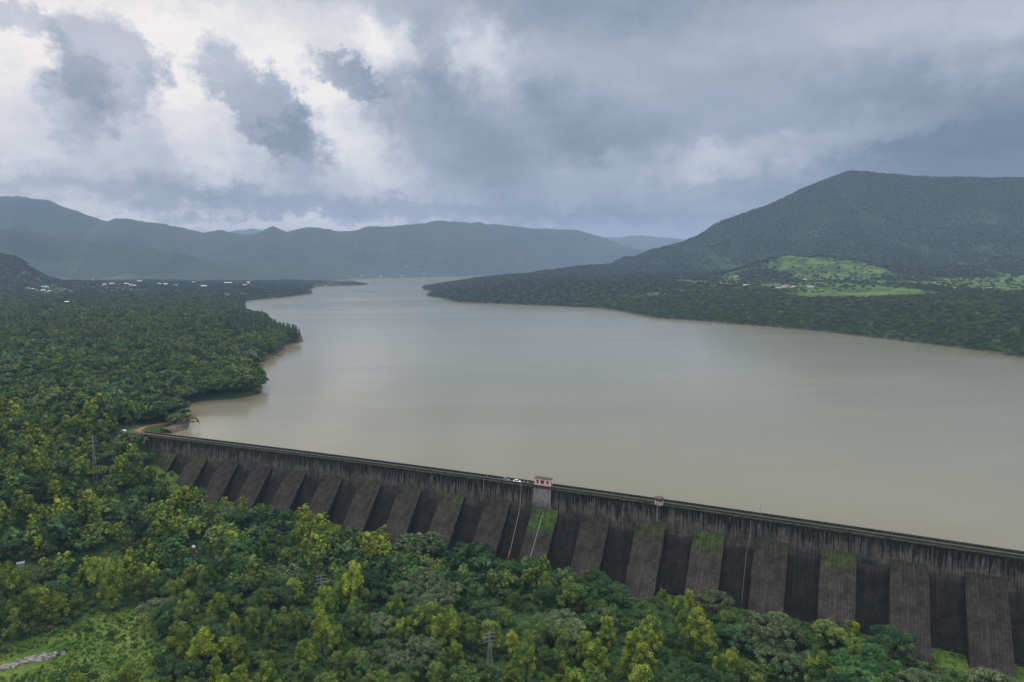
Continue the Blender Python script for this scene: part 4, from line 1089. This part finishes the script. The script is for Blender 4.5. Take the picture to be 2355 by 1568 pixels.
# --- wood of the left bank, the valley side and beyond
rngf = np.random.default_rng(8)
parts_p, parts_s, parts_k, parts_r = [], [], [], []
def addp(x, y, z, sc, kk):
    parts_p.append(np.stack([x, y, z], 1)); parts_s.append(sc); parts_k.append(kk); parts_r.append(rngf.uniform(0, 6.28, len(x)))
addp(X[rest], Y[rest], Z[rest] - .3, SCL[rest], pk)
lx, ly = jitter_grid(-1500, -195, 455, 1500, 9.4, rngf)
l_s = (lx - DA[0]) * DD[0] + (ly - DA[1]) * DD[1]; l_o = (lx - DA[0]) * DN[0] + (ly - DA[1]) * DN[1]
ksel = ((ly > 520) | (lx < -460)) & (poly_sd(lx, ly, LK) < -4.0) & (np.abs(lx) < ly * .95 + 80) & (l_o < 60)
ksel |= (l_o <= 0) & (ly > 470) & (ly < 520) & (lx > -460) & (poly_sd(lx, ly, LK) < -5) & ((lx + 262) ** 2 + (ly - 467) ** 2 > 20 ** 2) & (lx < -225)
lx, ly = lx[ksel], ly[ksel]; lz = height(lx, ly)
m2 = fbm(lx / 60.0, ly / 90.0 + 7, 3); r = rngf.random(len(lx))
kk = np.select([r < .34, r < .58, r < .68, r < .80, r < .90, r < .95], [1, 2, 3, 0, 4, 6], 10)
grove = (m2 > .53) & (ly > 700); kk = np.where(grove & (rngf.random(len(lx)) < .75), np.where(rngf.random(len(lx)) < .5, 9, 10), kk)
ylw = (m2 < .42); kk = np.where(ylw & (rngf.random(len(lx)) < .3), 0, kk)
kk = np.where((rngf.random(len(lx)) < .015) & (ly < 700), 5, kk); kk = np.where((rngf.random(len(lx)) < .16), 4, kk)
tip = (lx > -520) & (ly > 1060) & (ly < 1400); kk = np.where(tip, np.where(rngf.random(len(lx)) < .8, 10, 9), kk)
lsc = rngf.uniform(1.1, 1.8, len(lx)); lsc = np.where((kk == 9) | (kk == 10), rngf.uniform(.75, 1.2, len(lx)), lsc)
addp(lx, ly, lz - .4, lsc, kk)
# right bank, nearer half
rx, ry = jitter_grid(150, 1800, 640, 1700, 9.6, rngf)
ks = (poly_sd(rx, ry, LK) < -3) & (rx < ry * 1.0 + 120) & (field_mask(rx, ry) < .4)
rx, ry = rx[ks], ry[ks]; r = rngf.random(len(rx))
addp(rx, ry, height(rx, ry) - .4, rngf.uniform(.5, .95, len(rx)), np.select([r < .35, r < .7, r < .82, r < .88, r < .93], [1, 2, 3, 4, 6], 8))
scatter('forest', np.concatenate(parts_p), np.concatenate(parts_r), np.concatenate(parts_s), np.concatenate(parts_k), FAR,
        'dense dark green forest covering both banks of the lake', 'forest')
# far banks
fx, fy = jitter_grid(-2600, 3500, 1500, 4350, 11.2, rngf)
fz = height(fx, fy); fmk = field_mask(fx, fy)
ks = (poly_sd(fx, fy, LK) < -4) & (np.abs(fx) < fy * .92 + 100) & ((fy > 1700) | (fx < 0)) & (rngf.random(len(fx)) > fmk * .90)  & ~((fx < 600) & (fy > 3950))
fx, fy, fz = fx[ks], fy[ks], fz[ks]; r = rngf.random(len(fx))
fk = np.select([r < .35, r < .68, r < .84 + .16 * (fy > 2800), r < .95], [0, 1, 2, 3], 4)
near_ = rngf.random(len(fx)) < np.clip((2700 - fy) / 1100, 0, 1)
fk = np.where(near_, rngf.choice([6, 2, 5, 4], len(fx), p=[.38, .32, .12, .18]), fk)
scatter('far_forest', np.stack([fx, fy, fz - .6], 1), rngf.uniform(0, 6.28, len(fx)), rngf.uniform(.55, 1.1, len(fx)) * np.where(fy > 3000, .9, 1), fk,
        XFAR, 'hazy distant woodland on the peninsula and the hill slopes', 'forest')
print('trees', len(X), 'forest', sum(map(len, parts_s)), 'far', len(fx), 'under', len(ux))

# ------------------------------------------------------------------ lattice pylons
def pylon(sx, sy_top, y_dist, h, label, w=2.6, arms=3):
    r_ = ray_dir(sx / 2.5, sy_top / 2.5); t_ = y_dist / r_[1]
    x, y, ztop = r_[0] * t_, y_dist, CAM_H + r_[2] * t_
    zb = hpt(x, y) - .3; h = max(12.0, ztop - zb)
    t = empty('lattice_pylon', (x, y, zb), R(20), label, 'pylon', 'lattice pylons in the wood')
    for sx_ in (-1, 1):
        for sy_ in (-1, 1):
            MB().tube([(sx_ * w / 2, sy_ * w / 2, 0), (sx_ * .35, sy_ * .35, h * .72), (sx_ * .22, sy_ * .22, h)], .075, 5).build('leg', M_pyl, t)
    mb = MB(); nb = 9
    def hw(z): return (w / 2 + (.35 - w / 2) * z / (h * .72)) if z < h * .72 else .35 - .13 * (z - h * .72) / (h * .28)
    for k in range(nb):
        z0, z1 = h * k / nb, h * (k + 1) / nb; a, b = hw(z0), hw(z1)
        for (p, q) in (((-a, -a, z0), (b, -b, z1)), ((a, -a, z0), (-b, -b, z1)), ((a, -a, z0), (b, b, z1)), ((a, a, z0), (b, -b, z1)),
                       ((a, a, z0), (-b, b, z1)), ((-a, a, z0), (b, b, z1)), ((-a, a, z0), (-b, -b, z1)), ((-a, -a, z0), (-b, b, z1))):
            mb.tube([p, q], .035, 4)
    mb.build('bracing', M_pyl, t)
    for k in range(arms):
        z = h * (.74 + .10 * k); L = 2.6 - .25 * k
        MB().tube([(-L, 0, z), (0, 0, z + .35), (L, 0, z)], .08, 4).tube([(-L, 0, z), (L, 0, z)], .07, 4).build('cross_arm', M_pyl, t)
        for q in (-1, 1):
            MB().tube([(q * L, 0, z), (q * L, 0, z - .25), (q * L, 0, z - .8)], [.05, .12, .10], 6).build('insulator', M_pyl, t)
M_pyl = plain('weathered_zinc_lattice', (.27, .27, .26), .6, .25, 2)
pylon(803, 1434, 289, 15, 'tall grey lattice pylon rising from the wood below the middle buttresses')
pylon(1224, 1577, 246, 14, 'shorter grey lattice pylon near the bottom edge, in the middle of the photo', 2.2)
pylon(452, 1553, 253, 14, 'shorter grey lattice pylon near the bottom edge, beside the meadow', 2.2)
pylon(231, 1085, 405, 22, 'thin grey lattice pylon in the trees left of the dam end', 2.2)
pylon(213, 950, 560, 34, 'tall faint lattice pylon on the left bank behind the abutment', 3.0)

# ------------------------------------------------------------------ left end of the dam
M_rub = plain('pale_rubble', (.23, .215, .175), .95, .45, .5)
M_red = plain('red_earth', (.24, .115, .065), .95, .25, .8)
def ico_rocks(name, centre, spread, nrk, m, label, cat, size, rz=0.0):
    mb = MB(); cr, sr = math.cos(rz), math.sin(rz); rr = random.Random(9)
    for _ in range(nrk):
        u, v = rr.gauss(0, spread[0]), rr.gauss(0, spread[1]); x, y = centre[0] + u * cr - v * sr, centre[1] + u * sr + v * cr
        mb.box((x, y, hpt(x, y) + .15), (rr.uniform(.4, size), rr.uniform(.4, size), rr.uniform(.4, size * .8)), rr.uniform(0, 3), rr.uniform(.5, .8))
    o = mb.build(name, m); o['kind'] = 'stuff'; o['label'] = label; o['category'] = cat; return o
rp = on_land(62, 1655)
ico_rocks('rubble_bank', (rp[0], rp[1]), (5.0, 1.0), 300, M_rub, 'pale broken rubble heaped along the edge of the bottom left meadow', 'rubble', 1.9, R(28))
# red earth track, and barrier with rails
tk = [(dam_pt(-3, -2)[0], dam_pt(-3, -2)[1]), (-258, 460.5), (-262, 467), (-262, 478), (-256, 486), (-252, 493)]
vs = []; fs = []
for i, (x, y) in enumerate(tk):
    a = tk[max(i - 1, 0)]; b_ = tk[min(i + 1, len(tk) - 1)]; dx_, dy_ = b_[0] - a[0], b_[1] - a[1]; L_ = math.hypot(dx_, dy_); nx_, ny_ = -dy_ / L_, dx_ / L_
    for q in (-3.2, 3.2): vs.append((x + nx_ * q * .7, y + ny_ * q * .7, 3.96))
for i in range(len(tk) - 1): fs.append((2 * i, 2 * i + 1, 2 * i + 3, 2 * i + 2))
base_ = len(vs); vs += [(x, y, 2.8) for (x, y, z) in vs]
for i in range(len(tk) - 1): fs += [(2 * i, 2 * i + 2, base_ + 2 * i + 2, base_ + 2 * i), (2 * i + 1, base_ + 2 * i + 1, base_ + 2 * i + 3, 2 * i + 3)]
mb = MB(); mb.add(vs, fs); tko = mb.build('dirt_track', M_red); tag(tko, kind='structure')
def van(loc, rz, label):
    t = empty('parked_van', loc, rz, label, 'van')
    prof = [(-2.1, .35), (-2.15, 1.75), (-1.9, 1.95), (.9, 1.95), (1.55, 1.15), (2.1, .95), (2.15, .4)]
    mb = MB(); mb.prism([(u, w_) for u, w_ in prof], -.85, .85, 'y'); mb.build('body', M_white, t, bevel=.06)
    MB().prism([(.95, 1.86), (1.56, 1.2), (1.60, 1.22), (1.0, 1.9)], -.75, .75, 'y').build('windscreen', M_glass, t)
    for sy_ in (-1, 1):
        MB().box((-.6, sy_ * .86, 1.5), (2.6, .03, .5)).build('side_window', M_glass, t)
        for cx in (-1.35, 1.35): MB().tube([(cx, sy_ * .72, .33), (cx, sy_ * .88, .33)], .33, 14).build('wheel', M_tyre, t)
vp = on_land(341, 1077, 0)
van((-268.0, 461.0, hpt(-268, 461)), R(150), 'white van parked among trees at the left end of the dam')
fn = empty('rail_fence', (-262, 461, hpt(-262, 461)), R(200), 'low weathered rail fence beside the track at the left dam end', 'fence')
for k in range(6): MB().tube([(k * 2.2 - 6, 0, -1.2), (k * 2.2 - 6, 0, 1.3)], .09, 6).build('post', M_bark_pale, fn)
for zz0 in (.6, 1.15): MB().tube([(-6, 0, zz0), (5, 0, zz0)], .07, 5).build('rail', M_bark_pale, fn)
# tree leaning over the water
lt = empty('leaning_tree', (-243, 491, hpt(-243, 491) - .3), 0, 'sparse tree leaning out over the lake at the left end of the dam', 'tree')
rl = np.random.default_rng(77)
tips = [(6, -1, 6.5, 1.3), (8.5, 0, 7.2, 1.3), (10.5, 1, 6.6, 1.2), (12.5, -.5, 5.4, 1.1), (11.5, 1.5, 4.3, 1.0), (9.5, -1, 4.6, 1.0), (13.2, .5, 3.6, .8), (4, .5, 8, 1.4), (7, 2, 8.6, 1.2), (2, 0, 9, 1.6), (10, 2, 8.2, .9)]
mb = MB(); mb.tube([(0, 0, -.5), (1.2, 0, 3), (3.2, 0, 5), (5.5, 0, 6)], [.42, .34, .26, .16], 7)
for p in tips: mb.tube([(2.2 + rl.uniform(-.6, 1.5), 0, 4.2 + rl.uniform(-.4, .8)), ((p[0] + 3) / 2, p[1] / 2, (p[2] + 5.2) / 2), p[:3]], [.16, .1, .04], 5)
mb.build('trunk', M_bark, lt, True)
V_, F_, lf_, cl_ = crown_data(rl, tips, 1500, .24)
cme = np_mesh('crown', V_, F_, 4, {'leaf': ('FACE', lf_), 'clump': ('FACE', cl_)}); link('crown', cme, F['olive'], lt)
# stone embankment under it
sb = empty('stone_embankment', (-247, 484, 0), 0, 'low curved stone bank at the water where the dam meets the left shore', 'embankment')
vs = []; fs = []
arc = [(-238.5, 474.0), (-236.5, 478), (-235.4, 483), (-235.2, 488), (-236.3, 493), (-238.5, 497), (-242, 500)]
for i, (x, y) in enumerate(arc):
    vs += [(x + 247, y - 484, -1.5), (x + 247 - 5.5, y - 484 + .3, 2.6), (x + 247 - 11, y - 484 + 1, 3.4), (x + 247 - 9, y - 484 + 1, -3)]
for i in range(len(arc) - 1):
    for q in range(3): fs.append((i * 4 + q, i * 4 + q + 1, i * 4 + q + 5, i * 4 + q + 4))
mb = MB(); mb.add(vs, fs); mb.build('stone_face', plain('earthy_rubble_stone', (.105, .082, .055), .95, .5, .8), sb)

# ------------------------------------------------------------------ small things in the wood, left side
wt_p = on_land(484, 1368, 9)
wtk = empty('water_tank', (wt_p[0], wt_p[1], wt_p[2]), 0, 'small pale blue-white water tank poking out of the wood', 'tank')
MB().tube([(0, 0, 8.2), (0, 0, 9.4), (0, 0, 9.65), (0, 0, 9.75)], [.8, .8, .4, .2], 16).build('tank', plain('pale_blue_plastic', (.52, .60, .66), .5, .08, 1), wtk, True)
for a in (-.8, .8):
    for b_ in (-.8, .8): MB().tube([(a, b_, -1), (a * .7, b_ * .7, 8.2)], .06, 6).build('leg', M_metal, wtk)
cw = on_land(6, 1432, 2)
wl_ = empty('concrete_wall', (cw[0], cw[1], cw[2]), R(25), 'pale concrete retaining wall at the left edge of the photo', 'wall')
MB().box((-7, 0, 1.0), (12, .5, 3.0)).build('wall_face', M_concrete, wl_); MB().box((-7, 0, 2.6), (12.2, .8, .2)).build('coping', M_concrete, wl_)
ct = on_land(52, 1412, 4)
hut = empty('shed', (ct[0], ct[1], ct[2]), R(30), 'small whitish shed roof half hidden by trees at the left edge', 'shed')
MB().box((0, 0, 2.0), (2.6, 2.4, 5.5)).build('walls', M_concrete, hut); MB().prism([(-1.5, 4.755), (0, 5.3), (1.5, 4.755)], -1.6, 1.6).build('roof', plain('white_sheet_roof', (.24, .25, .25), .5, .1, 1), hut)

# ------------------------------------------------------------------ boats
def boat(sx, sy, L, rz, label, canopy):
    p = ray_dir(sx / 2.5, sy / 2.5); t_ = -CAM_H / p[2]
    t = empty('small_boat', (p[0] * t_, p[1] * t_, 0.02), rz, label, 'boat', 'small boats by the left shore')
    n = 10; vs = []; fs = []
    for i in range(n + 1):
        f_ = i / n; x = (f_ - .5) * L; w_ = .95 * math.sin(min(1, f_ * 1.6 + .25) * math.pi / 2) * (1 if f_ < .6 else math.cos((f_ - .6) / .4 * 1.45)); zt = .55 + .35 * f_ ** 2
        vs += [(x, -w_, zt), (x, -w_ * .6, -.15), (x, w_ * .6, -.15), (x, w_, zt), (x, w_ * .85, zt - .02), (x, w_ * .5, .12), (x, -w_ * .5, .12), (x, -w_ * .85, zt - .02)]
    for i in range(n):
        for k in range(8): fs.append((i * 8 + k, i * 8 + (k + 1) % 8, (i + 1) * 8 + (k + 1) % 8, (i + 1) * 8 + k))
    fs += [tuple(range(8)), tuple(n * 8 + k for k in range(8))]
    mb = MB(); mb.add(vs, fs); mb.build('hull', plain('dark_boat_paint', (.05, .055, .06), .5, .2, 2), t)
    for k in (-.2, .15): MB().box((k * L, 0, .42), (.3, 1.5, .06)).build('bench', M_bark, t)
    if canopy:
        MB().box((-.3, 0, 1.75), (L * .55, 1.7, .08)).build('canopy', plain('blue_grey_canopy', (.10, .14, .17), .6, .1, 2), t)
        for q in (-1, 1):
            for e in (-1, 1): MB().tube([(-.3 + q * L * .26, e * .75, .5), (-.3 + q * L * .26, e * .75, 1.75)], .035, 5).build('canopy_pole', M_metal, t)
boat(648, 926, 9.5, R(12), 'dark canopied boat moored off the left shore below the wooded point', True)
boat(699, 889, 7.0, R(-8), 'small low dark boat just off the wooded point', False)

# ------------------------------------------------------------------ hamlets, far away
HC = {'white': plain('white_house_wall', (.50, .50, .49), .85, .1, .3), 'cream': plain('cream_house_wall', (.55, .50, .40), .85, .1, .3), 'pink': plain('pink_house_wall', (.60, .34, .28), .85, .1, .3),
      'teal': plain('teal_roof_sheet', (.12, .42, .44), .6, .1, .3), 'tin': plain('pale_tin_roof', (.42, .45, .48), .5, .1, .3), 'tile': plain('clay_tile_roof', (.30, .13, .08), .8, .2, .3),
      'orange': plain('orange_temple_paint', (.70, .22, .10), .7, .1, .3)}
def house(sx, sy, w, d, h, wc, rc, rz, label, lift=6.0, storeys=1):
    x, y, z = on_land(sx, sy, lift)
    t = empty('house', (x, y, z - .5), rz, label, 'house', 'houses of the hamlets round the lake')
    MB().box((0, 0, h / 2), (w, d, h)).build('walls', HC[wc], t)
    MB().prism([(-d / 2 - .5, h + .003), (0, h + d * .22), (d / 2 + .5, h + .003)], -w / 2 - .5, w / 2 + .5).build('roof', HC[rc], t)
    MB().box((0, -d / 2 - .04, 1.1), (1.1, .08, 2.2)).build('door', M_frame, t)
    for k in range(storeys):
        for q in (-.3, .3): MB().box((q * w, -d / 2 - .04, 1.7 + 3 * k), (1.2, .08, 1.1)).build('window', M_dark, t)
for a in [(68, 721, 18, 9, 7, 'white', 'tin', .1, 'long white tin-roofed house, leftmost of the far left hamlet row'),
          (80, 723, 13, 8, 7, 'white', 'tin', .0, 'white tin-roofed house, second from left in the far left hamlet row'),
          (91, 725, 10, 8, 7, 'pink', 'tile', .1, 'pink tile-roofed house in the far left hamlet row'),
          (113, 718, 22, 10, 8, 'white', 'teal', .05, 'long house with teal roof above the far left hamlet row'),
          (108, 725, 12, 8, 6, 'cream', 'tin', .1, 'cream tin-roofed house below the teal roof'),
          (124, 727, 9, 7, 6, 'pink', 'tin', .2, 'small pink tin-roofed house, rightmost in the far left hamlet row'),
          (170, 755, 13, 8, 7, 'cream', 'tin', .1, 'cream tin-roofed house alone above the left wood'),
          (180, 756, 9, 7, 6, 'white', 'tin', .0, 'small white tin-roofed house beside the cream one above the left wood'),
          (20, 738, 7, 6, 7, 'white', 'tin', .2, 'tiny white house at the far left edge under the hill'),
          (35, 742, 6, 6, 6, 'cream', 'tin', .2, 'tiny cream house near the far left edge under the hill'),
          (262, 712, 16, 10, 8, 'white', 'tin', .1, 'white tin-roofed house just right of the orange temple'),
          (280, 710, 20, 10, 9, 'white', 'tin', .0, 'broad white tin-roofed house left of the mast in the valley village'),
          (316, 710, 16, 10, 9, 'white', 'tin', .2, 'white tin-roofed house right of the mast in the valley village'),
          (327, 713, 16, 9, 8, 'cream', 'tin', .1, 'cream tin-roofed house in the middle of the valley village'),
          (337, 714, 12, 9, 8, 'white', 'tin', .0, 'small white house below the long pale roof in the valley village'),
          (349, 703, 22, 10, 8, 'cream', 'tin', .1, 'long cream house set higher in the middle of the valley village'),
          (398, 710, 12, 9, 8, 'white', 'tin', .1, 'small white house right of the middle of the valley village'),
          (414, 711, 18, 10, 9, 'cream', 'tin', .0, 'broad cream house toward the right of the valley village'),
          (440, 714, 10, 8, 9, 'white', 'tin', .1, 'narrow white house right of the broad cream one in the valley village'),
          (484, 706, 12, 9, 8, 'white', 'tin', .1, 'small white house above the trees right of the valley village'),
          (510, 717, 24, 12, 10, 'white', 'tin', .0, 'large white shed behind the left shore wood'),
          (570, 708, 34, 12, 9, 'white', 'tin', .1, 'very long white shed near the far left shore'),
          (612, 713, 16, 10, 8, 'cream', 'tin', .0, 'cream shed just left of the square white block near the far shore'),
          (621, 709, 12, 12, 14, 'white', 'tin', .1, 'square white block near the far left shore')]:
    house(*a)
for k, (sx, sy, c) in enumerate([(903, 689, 'white'), (952, 690, 'cream'), (1005, 689, 'white'), (1060, 686, 'cream'), (1016, 668, 'white'), (1046, 662, 'cream')]):
    house(sx, sy, 15, 9, 7, c, 'tin', .1, ['white house, leftmost on the far shore at the foot of the ridge', 'cream house, second from left at the foot of the far ridge', 'white house in the middle of the far shore below the ridge',
          'cream house, rightmost at the foot of the far ridge', 'white house on the lower slope of the far ridge', 'cream house highest on the slope of the far ridge'][k], 4)
for a in [(1841, 692, 14, 9, 6, 'white', 'tin', .2, 'white house left of the bright green knoll'),
          (2011, 701, 13, 8, 6, 'white', 'tin', .1, 'white house alone below the green knoll'),
          (1965, 716, 13, 9, 7, 'pink', 'tile', .0, 'pink tile-roofed house in the hamlet below the green knoll'),
          (1958, 719, 11, 8, 6, 'white', 'tin', .1, 'white house beside the pink one in the right bank hamlet'),
          (1982, 719, 12, 8, 6, 'white', 'tin', .3, 'white house, rightmost of the hamlet with the pink house'),
          (1944, 721, 10, 8, 6, 'white', 'tin', .2, 'white house, leftmost of the hamlet with the pink house'),
          (2026, 718, 16, 8, 6, 'cream', 'tin', .0, 'long cream house right of the right bank hamlet'),
          (2382, 722, 14, 9, 6, 'white', 'tile', .1, 'white tile-roofed farmhouse among the fields near the right edge'),
          (2473, 723, 10, 8, 6, 'white', 'tin', .1, 'white farmhouse nearest the right edge in the fields'),
          (1866, 714, 18, 9, 6, 'cream', 'tin', .0, 'long low cream shed at the left end of the right bank fields')]:
    house(*a, 3)
tx, ty, tz = on_land(232, 701, 6)
tp = empty('temple', (tx, ty, tz), 0, 'small orange and white temple with a spire in the valley village', 'temple')
MB().box((0, 0, 4.5), (16, 12, 9)).build('hall', HC['orange'], tp)
MB().tube([(3, 0, 9), (3, 0, 13), (3, 0, 17), (3, 0, 20)], [4.2, 3.6, 2.0, .3], 10).build('spire', HC['white'], tp)
MB().box((-8.5, 0, 3.5), (6, 9, 7)).build('porch', HC['white'], tp)
mx, my, mz = on_land(298, 712, 6)
ms_ = empty('mast', (mx, my, mz), 0, 'tall thin red and white mast in the valley village', 'mast')
for k in range(6): MB().tube([(0, 0, k * 7), (0, 0, k * 7 + 7)], [.9 - .1 * k, .8 - .1 * k], 6).build('mast_section', HC['white'] if k % 2 else HC['tile'], ms_)
# bright patches of bare ground by the left hamlet
for sx, sy, a, b_ in ((91, 758, 22, 34), (49, 777, 16, 12)):
    x, y, z = on_land(sx, sy, 0)
    n = 14; rr = random.Random(sx); vs = [(x + math.cos(6.283 * k / n) * a * rr.uniform(.6, 1.1), y + math.sin(6.283 * k / n) * b_ * rr.uniform(.6, 1.1), 0) for k in range(n)]
    vs = [(p, q, hpt(p, q) + .25) for p, q, _ in vs] + [(x, y, hpt(x, y) + .3)]
    mb = MB(); mb.add(vs, [(k, (k + 1) % n, n) for k in range(n)]); o = mb.build('bare_ground', plain('pale_bare_ground', (.46, .38, .32), .95, .2, .05)); tag(o, kind='structure')
# islet trees on the far water
for k, (sx, sy, sc_, l) in enumerate([(939, 708, 1.2, 'lone dark tree on a tiny islet far out in the lake'), (866, 706, 1.6, 'dark tree on the spit, left of three far out'), (878, 706, 1.4, 'dark tree on the spit, middle of three far out'), (888, 706, 1.2, 'dark tree on the tip of the far spit')]):
    p = ray_dir(sx / 2.5, sy / 2.5); t_ = -CAM_H / p[2]; x, y = p[0] * t_, p[1] * t_
    ro_ = MB().tube([(x, y, -2), (x, y, .8), (x, y, 1.2)], [14 if k else 9, 9 if k else 5, 2], 10).build('islet', M_bark); tag(ro_, kind='structure')
    cmesh, tmesh, H_ = VAR['dark'][k % 3]; t = empty('broadleaf_tree', (x, y, .8), k * 1.3, l, 'tree'); t.scale = (sc_ * 1.6, sc_ * 1.3, sc_)
    link('trunk', tmesh, None, t); link('crown', cmesh, None, t)

# ------------------------------------------------------------------ haze: one even volume round camera and land
hz = MB().box((0, 8300, 335), (30000, 19400, 970)).build('haze', None)
hm = bpy.data.materials.new('haze_air'); hm.use_nodes = True; ht = NT(hm.node_tree); ht.n.clear()
pv_ = ht.new('ShaderNodeVolumePrincipled'); pv_.inputs['Color'].default_value = (.50, .65, .90, 1); pv_.inputs['Density'].default_value = HAZE
ho = ht.new('ShaderNodeOutputMaterial'); ht.l.new(pv_.outputs[0], ho.inputs['Volume'])
hz.data.materials.append(hm); tag(hz, kind='stuff'); hz.display_type = 'WIRE'
